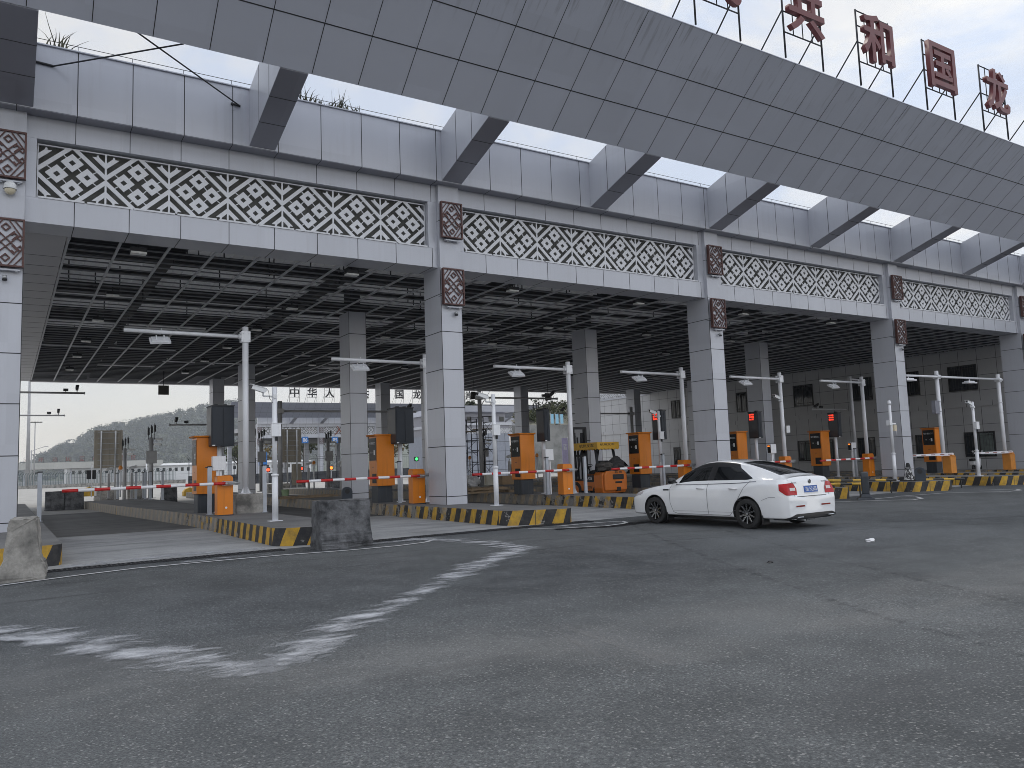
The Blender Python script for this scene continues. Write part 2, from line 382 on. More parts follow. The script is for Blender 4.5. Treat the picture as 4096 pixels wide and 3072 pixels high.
# ------------------------------------------------------------------ islands
def island(pts, label, h=KH):
    t = thing('traffic_island', (0, 0, 0), label, 'traffic island', group='kerbed islands between the lanes')
    n = len(pts); vs, fs, uvs = [], [], []; u = 0
    for i in range(n):
        a, c = Vector(pts[i]), Vector(pts[(i+1) % n]); L = (c-a).length; k = len(vs)
        vs += [(a.x,a.y,gz(a.x)-.05),(c.x,c.y,gz(c.x)-.05),(c.x,c.y,gz(c.x)+h),(a.x,a.y,gz(a.x)+h)]
        fs.append((k,k+1,k+2,k+3)); uvs += [(u,-.1),(u+L,-.1),(u+L,1),(u,1)]; u += L
    me = bpy.data.meshes.new('kerb'); me.from_pydata(vs, [], fs); uv = me.uv_layers.new(name='UVMap')
    for l in me.loops: uv.data[l.index].uv = uvs[l.index]
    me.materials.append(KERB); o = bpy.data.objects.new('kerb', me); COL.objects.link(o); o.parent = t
    b = MB(); c = Vector((sum(p[0] for p in pts)/n, sum(p[1] for p in pts)/n))
    b.poly([(x, y, gz(x)+h) for x, y in pts]); b.build('top_slab', CONCT, t, fix=False); return t
def tip(xl, xr, y0, yb, r=.42, lean=0):
    # outline: rounded front end at y0, straight sides to yb
    w = xr-xl; pts = []
    for i in range(7): 
        a = math.pi + i*(math.pi/2)/6; pts.append((xl+r+r*math.cos(a), y0+r+lean+r*math.sin(a)))
    for i in range(7):
        a = 1.5*math.pi + i*(math.pi/2)/6; pts.append((xr-r+r*math.cos(a), y0+r+r*math.sin(a)))
    return pts + [(xr, yb), (xl, yb)]
island(tip(-.95, .90, 16.3, 47, .25), 'kerbed concrete island at far left under the corner column')
p = tip(4.68, 6.42, 15.95, 46, .45, .35)[:-2] + [(6.42,46.5),(3.45,46.5),(3.95,36),(4.4,30),(4.72,25)]
island(p, 'island of the leftmost lamp post with a faded striped kerb')
island(tip(10.45, 12.22, 16.2, 58, .5, .5), 'island with bold striped nose carrying the near centre column')
island(tip(16.62, 18.4, 16.4, 58, .5, .4), 'island with striped kerb behind the front of the white car')
island(tip(22.5, 24.35, 16.75, 58, .5, .3), 'island just behind the boot of the white car')
island(tip(28.55, 30.4, 16.6, 58, .5, .5), 'island carrying the peeling black and white cone')
island(tip(34.2, 36.2, 16.4, 58, .5, .4), 'island nose behind the long yellow and black bar')
island(tip(39.4, 41.2, 16.6, 58, .5), 'island of the pale barrier box right of the far column')
island(tip(45.0, 46.8, 16.8, 58, .5), 'rightmost island next to the side building')
# ------------------------------------------------------------------ toll canopy
def canopy_panel():
    m, nt, b = nt_new('canopy_panel'); v = coords(nt, 'Object', (1, .10, .10)); s1 = noise(nt, v, 7, 5, .62)
    n1 = noise(nt, coords(nt), .35, 4)
    col = mixc(nt, n1, (.53, .555, .645), (.60, .625, .71))
    tc = nt.nodes.new('ShaderNodeTexCoord'); s = nt.nodes.new('ShaderNodeSeparateXYZ'); nt.links.new(tc.outputs['Object'], s.inputs[0])
    up = nt.nodes.new('ShaderNodeMapRange'); up.inputs['From Min'].default_value = 12.4; up.inputs['From Max'].default_value = 13.6; nt.links.new(s.outputs[2], up.inputs[0])
    col = mixc(nt, math_(nt, 'MULTIPLY', math_(nt, 'MULTIPLY', ramp(nt, s1, [(.55, 0.0), (.68, 1.0)]), up.outputs[0]), .45), col, (.16, .16, .18))
    nt.links.new(col, b.inputs['Base Color']); b.inputs['Roughness'].default_value = .34; b.inputs['Metallic'].default_value = .15
    s = N(nt, 'ShaderNodeVectorMath', operation='SNAP'); s.inputs[1].default_value = (1.2, 1.0, 60); nt.links.new(coords(nt), s.inputs[0]); wn = nt.nodes.new('ShaderNodeTexWhiteNoise'); nt.links.new(s.outputs[0], wn.inputs['Vector'])
    nt.links.new(mixc(nt, math_(nt, 'MULTIPLY', wn.outputs[0], .14), col, (.36,.37,.41)), b.inputs['Base Color']); bump(nt, b, noise(nt, coords(nt), .9, 2), .10, .05); return m
CANP = canopy_panel()
def xseams(b, xs, y0, y1, z0, z1, w=.02, m=1):
    for x in xs: b.box(x-w/2, x+w/2, y0, y1, z0, z1, m)

def lattice_mesh():
    """openwork white panel, 1 x 1, in x-z, pierced ornament: rings in a diamond, bands and hooks in the corners"""
    b = MB(); T = .03
    def P(pts): b.prism([(x, y) for x, y in pts], T, 'y', 0)
    P([(-.5,-.5),(-.485,-.5),(-.485,.5),(-.5,.5)]); P([(.485,-.5),(.5,-.5),(.5,.5),(.485,.5)])
    P([(-.485,.48),(.485,.48),(.485,.5),(-.485,.5)]); P([(-.485,-.5),(.485,-.5),(.485,-.48),(-.485,-.48)])
    for sx in (1, -1):
        for sy in (1, -1):
            Q = lambda pts: P([(sx*x, sy*y) for x, y in pts])
            Q([(.485,.006),(.485,.103),(.103,.48),(.006,.48)])
            Q([(.485,.220),(.485,.325),(.40,.41),(.295,.41)])                      # second band, ends in a flat hook
            Q([(.36,.41),(.40,.41),(.385,.455),(.36,.44)])
            # ties
            for (a, c) in (((.075,.285),(.17,.36)) if 0 else ((.15,.29),(.165,.305)),):
                pass
    def ring(cx, cy, R_, r_):
        d = [(1,0),(0,1),(-1,0),(0,-1)]
        for i in range(4):
            a, c = d[i], d[(i+1) % 4]
            P([(cx+a[0]*R_, cy+a[1]*R_), (cx+c[0]*R_, cy+c[1]*R_), (cx+c[0]*r_, cy+c[1]*r_), (cx+a[0]*r_, cy+a[1]*r_)])
    for cx, cy in ((.222,0),(-.222,0),(0,.236),(0,-.236)): ring(cx, cy, .170, .055)
    def tie(x0, y0, x1, y1, w=.007):
        d = Vector((x1-x0, y1-y0)).normalized(); n = Vector((-d.y, d.x))*w
        P([(x0+n.x,y0+n.y),(x1+n.x,y1+n.y),(x1-n.x,y1-n.y),(x0-n.x,y0-n.y)])
    for sx in (1,-1):
        for sy in (1,-1):
            tie(sx*.084, sy*.32, sx*.125, sy*.36); tie(sx*.306, sy*.084, sx*.36, sy*.125)
            tie(sx*.084, sy*.152, sx*.138, sy*.084)
    o = b.build('lattice_panel', LATT); me = o.data; bpy.data.objects.remove(o); return me
LATM = lattice_mesh()

def fret_mesh(W=.74, H=1.14, D=.12):
    """brown fretwork frame: outer frame, corner diagonals, crossed bars with hooked ends, two small diamonds (x-z)"""
    b = MB(); y0, y1 = 0, D; t = .026
    fr = .04
    for (xa,xb,za,zb) in ((-W/2,-W/2+fr,0,H),(W/2-fr,W/2,0,H),(-W/2+fr,W/2-fr,0,fr),(-W/2+fr,W/2-fr,H-fr,H)): b.box(xa,xb,y0,y1,za,zb)
    cz = H/2
    def bar(x0, z0, x1, z1, w=t):
        d = Vector((x1-x0, z1-z0)).normalized(); n = Vector((-d.y, d.x))*w/2; e = d*w*.3
        b.prism([(x0-e.x+n.x,cz+z0-e.y+n.y),(x1+e.x+n.x,cz+z1+e.y+n.y),(x1+e.x-n.x,cz+z1+e.y-n.y),(x0-e.x-n.x,cz+z0-e.y-n.y)], .03, 'y', 0.005)
    hx, hz = W/2-fr, H/2-fr
    for sx in (1,-1):
        for sz in (1,-1):
            f = lambda x0,z0,x1,z1: bar(sx*x0,sz*z0,sx*x1,sz*z1)
            f(hx, hz-.20, hx-.16, hz); f(hx, hz-.40, .06, hz)
            # hooks off the cross
            f(.13, .07, .235, .175); f(.235, .175, .175, .235); f(.175, .235, .12, .18)
            f(.29, .06, hx, .135); f(.29, .06, .245, .105)
    for s in (1, -1):
        bar(-.27, s*-.17-.0, .17, s*.27); bar(-.17, s*-.27, .27, s*.17)
        for a, c in (((0,.085),(.085,0)),((.085,0),(0,-.085)),((0,-.085),(-.085,0)),((-.085,0),(0,.085))):
            bar(a[0], s*.36+a[1], c[0], s*.36+c[1], .03)
    o = b.build('fretwork', BROWN); me = o.data; bpy.data.objects.remove(o); return me
FRETM = fret_mesh()
bk = MB(); bk.box(-.325, .325, -.04, -.03, .035, 1.105); bk.box(-.22,.30,-.03,.06,-.075,-.04); bk.box(-.15,-.1,.0,.05,-.10,-.075); bk.box(.2,.25,.0,.05,-.10,-.075)
o_ = bk.build('backing', WHITE); BACKM = o_.data; bpy.data.objects.remove(o_)
def inst(name, me, parent, loc, scale=None):
    o = bpy.data.objects.new(name, me); COL.objects.link(o); o.parent = parent; o.location = loc
    if scale: o.scale = scale
    return o

JZ = [.92-.37+.02, 2.08, 3.27, 4.44, 5.61, 6.78]
def column(parent, x, y, w=.72, d=1.12, top=7.62, base=0.0, name='column', up=0):
    b = MB(); b.box(x, x+w, y, y+d, base, top)
    for z in JZ:
        if z > top: continue
        b.box(x-.004, x+w+.004, y-.004, y+d+.004, z-.012, z+.012, 1)
    for dx in (.0, w): b.box(x+dx-.006, x+dx+.006, y-.003, y+.01, base, top, 1)
    if up: b.box(x+.14, x+w-.14, y+.2, y+d-.2, top, top+up, 2)
    return b.build(name, [WHITE, SEAM, DARK], parent)

COLX = [-.46, 11.23, 22.86, 35.02, 47.1, 59.0]      # left sides of the front columns
def gate(root, cols, canp=None, xmin=None, xmax=None, fret=True):
    xmin = cols[0]-1.6 if xmin is None else xmin; xmax = cols[-1]+.72 if xmax is None else xmax
    for i, cx in enumerate(cols):
        b = MB()                                                # front columns, the post above stands proud of the beam
        b.box(cx, cx+.72, 21.45, 22.6, -.3, 7.625); b.box(cx, cx+.72, 21.45, 22.2, 7.63, 10.265)
        for z in JZ + [7.05, 8.0, 8.9] if 0 else JZ: b.box(cx-.004, cx+.724, 21.446, 22.604, z-.011, z+.011, 1)
        for z in (6.72, 9.1): b.box(cx-.003, cx+.723, 21.447, 21.6, z-.008, z+.008, 1)
        for dx in (0, .72): b.box(cx+dx-.008, cx+dx+.008, 21.447, 21.46, -.1, 7.62, 1)
        b.build('column', [WHITE, SEAM], root)
        for z0 in (6.42, 8.53):
            f = inst('fretwork', FRETM, root, (cx+.36, 21.24, z0)); inst('backing', BACKM, f, (0, .09, 0))
    beams = [(-2.6, cols[0]+.72)] if xmin < cols[0] else []
    beams += list(zip([c+.72 for c in cols[:-1]], cols[1:]))
    if xmax > cols[-1]+.8: beams.append((cols[-1]+.72, xmax))
    for xa, xb in beams:
        if xb <= cols[0]+.8: continue
        n = max(1, round((xb-xa)/1.18)); js = [xa+(xb-xa)*(k+.85)/n for k in range(n)]
        b = MB(); b.box(xa+.003, xb-.003, 21.6, 22.58, 7.63, 8.24)
        b.box(xa+.003, xb-.003, 21.66, 22.58, 8.245, 8.262)
        xseams(b, js, 21.597, 22.583, 7.627, 8.238, .018)
        b.build('beam', [WHITE, SEAM], root)
        b = MB(); b.box(xa+.003, xb-.003, 21.6, 22.58, 9.71, 10.265); xseams(b, js, 21.597, 21.61, 9.707, 10.26, .016)
        b.box(xb-.30, xb-.004, 21.6, 22.3, 8.243, 9.707); b.box(xa+.004, xa+.22, 21.6, 22.3, 8.243, 9.707)
        b.build('fascia', [WHITE, SEAM], root)
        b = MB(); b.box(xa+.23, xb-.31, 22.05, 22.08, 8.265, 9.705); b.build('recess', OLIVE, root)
        la, lb = xa+.24, xb-.32; k = max(1, round((lb-la)/1.5)); pw = (lb-la)/k
        for i in range(k): inst('lattice_panel', LATM, root, (la+pw*(i+.5), 21.78, 8.965), (pw, 1, 1.38))
        b = MB()                                               # little sill strips under the lattice
        m_ = max(1, round((lb-la)/1.05)); w_ = (lb-la)/m_
        for i in range(m_): b.box(la+w_*i+.03, la+w_*(i+1)-.03, 21.575, 21.70, 8.242, 8.285)
        b.build('sill_strip', LATT, root)
    # parapet
    b = MB(); b.box(xmin, xmax, 21.17, 21.62, 10.27, 11.87); b.box(xmin-.0, xmax, 21.12, 21.67, 11.872, 11.90)
    x0 = cols[0]+.72; js = []; 
    for xa, xb in beams:
        n = max(1, round((xb-xa)/1.18)); js += [xa+(xb-xa)*(k+.85)/n for k in range(n)]
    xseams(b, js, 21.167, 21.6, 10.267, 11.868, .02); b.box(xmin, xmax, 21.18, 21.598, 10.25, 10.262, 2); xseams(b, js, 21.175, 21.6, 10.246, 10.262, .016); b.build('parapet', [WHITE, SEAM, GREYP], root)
    b = MB(); b.cyl((xmin,21.3,12.09),(xmax,21.3,12.09),.008,6)
    for x in js: b.cyl((x,21.3,11.9),(x,21.3,12.09),.007,5)
    b.build('lightning_rail', DARK, root)
    # sloping eave
    b = MB(); prof = [(18.27,11.2),(15.23,13.72),(15.21,13.72),(15.21,13.742),(15.5,13.745),(18.27,12.05)]
    n = len(prof)
    for i in range(n):
        (ya,za),(yb,zb) = prof[i], prof[(i+1) % n]
        b.quad((xmin-6,ya,za),(xmax,ya,za),(xmax,yb,zb),(xmin-6,yb,zb))
    b.poly([(xmin-6,y,z) for y,z in prof]); b.poly([(xmax,y,z) for y,z in prof])
    def sl(y): return 11.2+(18.27-y)*(2.52/3.04)
    nrm = Vector((0,-2.52,-3.04)).normalized()
    def slab(xa, xb, ya, yb):
        a = nrm*.004; c = nrm*-.01
        P = [(xa,ya,sl(ya)),(xb,ya,sl(ya)),(xb,yb,sl(yb)),(xa,yb,sl(yb))]
        b.hexa([tuple(Vector(p)+a) for p in P]+[tuple(Vector(p)+c) for p in P], 1)
    for y in (17.28, 16.33): slab(xmin-6, xmax, y-.011, y+.011)
    x = cols[0]+.72+2.3; xs_ = []
    while x > xmin-6: xs_.append(x); x -= 1.2
    x = cols[0]+.72+3.5; k = 0
    while x < xmax: xs_.append(x); x += 1.2 if k < 7 else 1.235; k += 1
    for x in xs_: slab(x-.009, x+.009, 18.26, 15.24)
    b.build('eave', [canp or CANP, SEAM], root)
    # raking beams from parapet to eave
    rb = [(cols[0]-2.2, cols[0]+.84)] if xmin < cols[0] else []
    cent = []
    for a, c in zip(cols[:-1], cols[1:]): cent += [(a+c)/2, c]
    rb += [(x_, x_+.70) for x_ in cent] + ([(cols[-1]+5.9, cols[-1]+6.6)] if xmax > cols[-1]+7 else [])
    for xa, xb in rb:
        b = MB()
        def Z(y, o=0): return 10.3+(21.17-y)*.31+o
        y0, y1 = 21.165, 18.29
        b.hexa([(xa,y0,Z(y0)),(xb,y0,Z(y0)),(xb,y1,Z(y1)),(xa,y1,Z(y1)),(xa,y0,11.86),(xb,y0,11.86),(xb,y1,Z(y1,1.55)),(xa,y1,Z(y1,1.55))])
        for y in (20.2, 19.25):
            b.hexa([(xa-.003,y-.01,Z(y)-.004),(xb+.003,y-.01,Z(y)-.004),(xb+.003,y+.01,Z(y)-.004),(xa-.003,y+.01,Z(y)-.004),(xa-.003,y-.01,Z(y,1.54)),(xb+.003,y-.01,Z(y,1.54)),(xb+.003,y+.01,Z(y,1.54)),(xa-.003,y+.01,Z(y,1.54))], 1)
        if xb-xa > 2: 
            b.hexa([(xb-.50,y0,Z(y0)-.004),(xb-.48,y0,Z(y0)-.004),(xb-.48,y1,Z(y1)-.004),(xb-.50,y1,Z(y1)-.004),(xb-.50,y0,Z(y0)+.1),(xb-.48,y0,Z(y0)+.1),(xb-.48,y1,Z(y1)+.1),(xb-.50,y1,Z(y1)+.1)], 1)
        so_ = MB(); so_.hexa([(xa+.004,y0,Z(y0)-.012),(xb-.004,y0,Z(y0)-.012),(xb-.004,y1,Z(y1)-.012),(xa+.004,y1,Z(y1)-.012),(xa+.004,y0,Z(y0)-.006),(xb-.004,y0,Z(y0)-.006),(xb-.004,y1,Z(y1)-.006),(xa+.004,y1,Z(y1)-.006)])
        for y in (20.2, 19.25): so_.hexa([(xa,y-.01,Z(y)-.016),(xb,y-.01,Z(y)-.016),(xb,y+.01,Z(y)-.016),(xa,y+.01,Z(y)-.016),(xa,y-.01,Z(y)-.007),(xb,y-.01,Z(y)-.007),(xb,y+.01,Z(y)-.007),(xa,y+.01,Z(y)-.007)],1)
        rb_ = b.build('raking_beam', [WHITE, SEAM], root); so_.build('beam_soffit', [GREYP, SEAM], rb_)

CAN = thing('toll_canopy', (0,0,0), 'huge grey panelled toll canopy with sloping eave and white lattice frieze across the picture', 'toll canopy')
gate(CAN, COLX[:5], xmax=58)
YB, XR = 57.2, 51.98
for x in (11.25, 22.9, 35.0, 47.0):
    for y in (29.3, 45.9, 53.5): column(CAN, x, y, .70, 1.05, 7.66, -.3, up=1.6)
b = MB(); b.box(.26, 1.2, 22.59, YB, 7.63, 7.75)
y = 24.8
while y < YB: b.box(.258, 1.203, y-.012, y+.012, 7.627, 7.7, 1); y += 1.21
b.box(-1.7, .255, 22.59, YB, 7.636, 9.4); b.build('edge_soffit', [SOFF, SEAM], CAN)
b = MB(); b.box(1.205, 51.9, YB-.5, YB, 7.58, 9.6); b.build('rear_fascia', SOFF, CAN)
# open ceiling grid: rails along y, lighter cross rails and hanger channels along x
b = MB(); x = 1.25
while x < 51.9: b.box(x-.03, x+.03, 22.6, YB-.51, 7.63, 7.68); x += 1.2
b.build('ceiling_rails', mat('rail_light', (.48,.49,.52), .5, .1), CAN)
b = MB(); y = 23.45; k = 0
while y < YB-.6: b.box(1.21, 51.9, y-.022, y+.022, 7.685, 7.72); y += .61
b.build('cross_rails', mat('cross_rail', (.20,.205,.22), .5), CAN)
b = MB(); y = 22.82
while y < YB-.6:
    b.box(1.21, 51.9, y-.06, y+.06, 7.94, 8.05); y += 2.27
for x in [4.2+5.87*i for i in range(9)]: b.box(x-.05, x+.05, 22.6, YB-.52, 8.23, 8.57); b.box(x-.17, x+.17, 22.6, YB-.52, 8.20, 8.228)
for y in (26.8, 32.2, 37.6, 43.0, 48.4): b.box(1.21, 51.9, y-.25, y+.25, 8.24, 8.568)
for i in range(90):
    x = 1.4+rnd.random()*45; y = 23+rnd.random()**1.6*22; b.cyl((x,y,7.7),(x,y,8.5),.02,6)
b.build('roof_frame', DARK, CAN)
b = MB()
for cx in range(17):
    for k in range(140):
        y = 23.0+k*.245
        if y > YB-.7: break
        t = (y-23)/9; pn = math.sin(cx*12.9+int((y-22)/2.4)*78.2)*43758.5; pn -= math.floor(pn)
        if pn > min(.88, max(.02, (t-1.15)*.5, (cx-5)*.13)): continue
        x0 = 1.3+cx*2.98; b.box(x0+.05, x0+2.9, y-.012, y+.012, 7.73, 7.93)
b.build('ceiling_slats', SLAT, CAN)
b = MB()
x = -1.6
while x < 51.6:
    for (xa,xb,za,zb) in ((x,x+.26,8.62,8.62),(x+.26,x+.27,8.62,8.575),(x+.27,x+.33,8.575,8.575),(x+.33,x+.34,8.575,8.62)): b.quad((xa,22.3,za),(xb,22.3,zb),(xb,57.2,zb),(xa,57.2,za))
    x += .34
b.build('roof_deck', DECK, CAN)
# stay rods across the left skylight
b = MB(); b.cyl((5.14,21.15,11.35),(2.25,18.29,11.225),.02,6); b.build('stay_rod', DARK, CAN)
b = MB(); b.cyl((.76,21.15,11.39),(3.2,18.29,11.215),.02,6); b.build('stay_rod', DARK, CAN)
b = MB(); b.cyl((.1,21.14,11.43),(.76,21.14,11.39),.03,6); b.build('rod_bracket', DARK, CAN)
b = MB(); b.cyl((4.9,21.14,11.37),(5.14,21.14,11.35),.03,6); b.build('rod_bracket', DARK, CAN)

# small ceiling floodlights
LAMPF = mat('lamp_lens', (.75,.76,.74), .25)
def ceil_light(loc, label):
    t = thing('ceiling_floodlight', loc, label, 'floodlight', group='floodlights hung under the canopy ceiling')
    b = MB(); b.box(-.2,.2,-.12,.12,.05,.16); b.box(-.02,.02,-.02,.02,.16,.4); b.build('housing', DARK, t, bevel=.01)
    b = MB(); b.box(-.19,.19,-.13,.11,0,.048); b.build('lens', LAMPF, t); return t
rows = [(22.75,'behind the front beam'),(28.8,'in the second row back'),(33.7,'in the third row back'),(39.0,'in the fourth row back'),(44.1,'in the fifth row back'),(49.5,'in the rearmost row')]
cols_ = [(2.88,'over the leftmost lane'),(8.85,'over the second lane from the left'),(14.7,'over the third lane from the left'),(20.45,'over the forklift lane'),(26.3,'over the lane right of the forklift'),(32.2,'over the lane before the far column')]
L0 = None
for ri, (y, rt) in enumerate(rows):
    for ci, (x, ct) in enumerate(cols_):
        if ri > 2 and ci > 3: continue
        lab = 'small white ceiling floodlight ' + rt + ' ' + ct; loc = (x, y, 7.40 if ri == 0 else 7.46)
        if L0 is None: L0 = ceil_light(loc, lab)
        else: dup(L0, loc, lab)

# dome camera and small lamps on the columns
t = thing('dome_camera', (-.04, 21.44, 8.30), 'white dome camera between the two brown frames of the left column', 'camera')
b = MB(); b.cyl((0,0,.14),(0,0,.2),.035,10); b.box(-.04,.04,-.10,.01,.16,.2); b.build('bracket', CAMW, t, loc=(0,0,0))
b = MB(); b.lathe([(0,.15),(.08,.14),(.125,.09),(.135,.0),(.14,-.02),(.135,-.03)],20,c=(0,-.12,0)); b.build('housing', CAMW, t)
b = MB(); b.lathe([(.115,-.03),(.11,-.08),(.08,-.13),(.03,-.155),(0,-.16)],20,c=(0,-.12,0)); b.build('dome', mat('dome_cream',(.62,.56,.42),.2), t)
def spot(loc, label):
    t = thing('spotlight', loc, label, 'spotlight', group='small spotlights under the brown frames')
    b = MB(); b.box(-.02,.02,-.10,0,-.02,.02); b.cyl((0,-.09,-.05),(0,-.09,.03),.045,12); b.build('lamp_body', GALV, t)
    b = MB(); b.cyl((0,-.09,-.09),(0,-.09,-.052),.055,12); b.build('lamp_ring', DARK, t); return t
s0 = spot((-.10, 21.445, 6.20), 'small grey spotlight under the lower brown frame of the left column')
for x, w in ((11.70,'of the near centre column'),(23.33,'of the column behind the white car'),(35.5,'of the far column above the cone')):
    dup(s0, (x, 21.445, 6.20), 'small grey spotlight under the lower brown frame ' + w)

# grass growing on the parapet
def tuft(x0, x1, n, h, label, seedy=1):
    b = MB(); r = random.Random(seedy)
    for i in range(n):
        x = x0+(x1-x0)*r.random(); y = 21.2+.25*r.random(); z = 11.9; d = Vector((r.uniform(-.7,.7), r.uniform(-.4,.3), 1)).normalized(); L = h*(.4+.9*r.random()**2)
        p = Vector((x,y,z)); w = .012+.012*r.random(); a = Vector((1,0,0))
        for k in range(4):
            q = p+d*L/4; d = (d+Vector((r.uniform(-.25,.25),r.uniform(-.2,.2),-.28))).normalized(); w2 = w*(.95-.25*k) if k < 3 else .001
            b.quad(tuple(p-a*w),tuple(p+a*w),tuple(q+a*w2),tuple(q-a*w2)); p, w = q, w2
    return tag(b.build('grass_tuft', mat('dry_grass',(.050,.048,.028),.8,0,.4,6), fix=False), label, 'grass')
tuft(.60,1.15,11,1.05,'tall reed like weed on the parapet at the far left skylight',3)
tuft(6.15,8.6,110,.50,'dry grass tuft along the parapet right of the first raking beam',5)

# ------------------------------------------------------------------ roof sign
def sign_char(ch, loc, label, m, size=1.72, s=1.0, sub=True):
    t = thing('sign_character', loc, label, 'sign character')
    H, Wd = 2.62*s, 1.86*s; b = MB(); r = .032*s
    for x in (-Wd/2, Wd/2): b.cyl((x,0,-.1),(x,0,H),r,6)
    for z in (.76*s, H-r, 1.45*s, 2.05*s): b.cyl((-Wd/2,0,z),(Wd/2,0,z),r*.75,6)
    for x in (-Wd/4, Wd/4, 0): b.cyl((x,0,.76*s),(x,0,H),r*.55,6)
    for x in (-Wd/2, Wd/2): b.cyl((x,0,1.5*s),(x,2.2*s,-.75*s),r*.8,6)
    b.build('frame', FRAMEB, t)
    lettering('character', ch, m, t, (0,-.14*s,1.66*s), 1.9*s, .16*s, bold=.016, fit=(1.74*s,1.74*s) if ch != '一' else None); return t
SX = [12.9, 17.3-.0, 21.2, 25.1, 29.1, 33.0, 37.0]
for ch, x, w in (('民',17.34,'min, only its foot showing at the top edge'),('共',21.25,'gong, cut by the top edge'),('和',25.12,'he, the first fully visible one'),('国',29.12,'guo, a box with strokes inside'),('龙',33.06,'long, last one before the right edge'),('邦',37.0,'bang, only its brace showing at the right edge')):
    sign_char(ch, (x, 15.22, 13.9), 'dark red character ' + w, REDS)
# ------------------------------------------------------------------ lane furniture
def top(x): return gz(x)+KH
# L-shaped lamp posts with a floodlight
def lamp_post(loc, label, H=4.9, arm=3.15, two=False):
    t = thing('lamp_post', loc, label, 'lamp post', group='white lamp posts in a row on the islands')
    b = MB(); b.cyl((0,0,0),(0,0,H),.088,18); b.cyl((0,0,0),(0,0,.02),.2,18)
    for k in range(4):
        a = k*math.pi/2+.4; b.prism([(0.08,0.02),(.17,.02),(.08,.2)],.012,'y',-.006,M=Matrix.Rotation(a,4,'Z'))
    b.build('pole', POLEW, t)
    b = MB(); za = H-.30; b.cyl((-.08,-.02,za),(-arm,-.02,za+.02),.055,14); b.cyl((-.02,-.02,za),(-.2,-.02,za),.075,12)
    b.box(-.14,.12,-.12,-.085,za-.16,za+.16); b.box(-.14,.12,.085,.12,za-.16,za+.16)
    for z in (-.1,.1): b.cyl((-.08,-.15,za+z),(-.08,.15,za+z),.018,6); b.cyl((.08,-.15,za+z),(.08,.15,za+z),.018,6)
    b.build('arm', POLEW, t)
    f = MB(); M = Matrix.Translation((-arm+.92,-.06,za-.24)) @ Matrix.Rotation(R(32),4,'X') @ Matrix.Rotation(R(-4),4,'Y')
    f.box(-.27,.27,-.17,.17,-.03,.03,0,M); f.box(-.22,.22,-.13,.13,.03,.07,0,M); f.box(-.25,.25,-.15,.15,-.034,-.03,1,M)
    for s in (-.1,.1): f.box(s-.015,s+.015,-.02,.02,.07,.17,0,M)
    f.cyl((-arm+.92,-.03,za-.06),(-arm+.96,-.03,za+.12),.012,6); f.build('floodlight', [POLEW, LAMPF], t, bevel=.012); return t
LX = [5.97, 11.90, 17.87, 23.72, 29.90, 36.08]
LB = ['standing on the concrete block at left','partly hidden by the near centre column','behind the barrier box left of the forklift','rising behind the white car bonnet','rising behind the white car roof','left of the far peeling column']
L = lamp_post((LX[0],24.0,.90), 'white L shaped lamp post with floodlight, ' + LB[0], H=4.93, arm=3.28)
for x, w in list(zip(LX, LB))[1:]: dup(L, (x,24.0,top(x)), 'white L shaped lamp post with floodlight, ' + w)
# the two tall posts at right carry one continuous bar
t = thing('lamp_gantry', (39.3,22.0,top(39.3)), 'pair of tall pale posts joined by one lamp bar at far right', 'lamp post')
for x in (0, 5.96):
    b = MB(); b.cyl((x,0,0),(x,0,5.1),.10,16); b.cyl((x,0,3.55),(x,0,3.6),.115,16); b.cyl((x,0,3.05),(x,0,3.1),.115,16); b.build('pole', POLEW, t)
b = MB(); b.cyl((-3.4,-.1,4.78),(5.9,-.1,4.82),.055,12)
for x in (0,5.96): b.cyl((x-.16,-.1,4.80),(x+.16,-.1,4.80),.085,10); b.box(x-.13,x+.13,-.13,.12,4.7,4.9)
b.build('bar', POLEW, t)
for x in (2.9,-2.6):
    b = MB(); b.box(x-.42,x+.42,-.26,.1,4.52,4.60); b.box(x-.3,x+.3,-.2,.05,4.60,4.66); b.box(x-.03,x+.03,-.11,-.07,4.66,4.8); b.build('floodlight', POLEW, t, bevel=.02)
b = MB(); b.box(-.5,-.12,-.1,.1,2.95,3.6); b.build('control_box', GREYP, t, bevel=.01)
t = thing('end_post', (36.9,25.2,top(36.9)), 'pale post with a round end flange just left of the far peeling column', 'post')
b = MB(); b.cyl((0,0,0),(0,0,5.1),.09,14); b.build('pole', POLEG, t)
b = MB(); b.cyl((-.05,0,4.95),(.75,0,4.95),.05,10); b.cyl((-.16,0,4.95),(-.11,0,4.95),.12,16); b.cyl((-.18,0,4.95),(-.165,0,4.95),.05,12); b.build('flange_arm', POLEG, t)

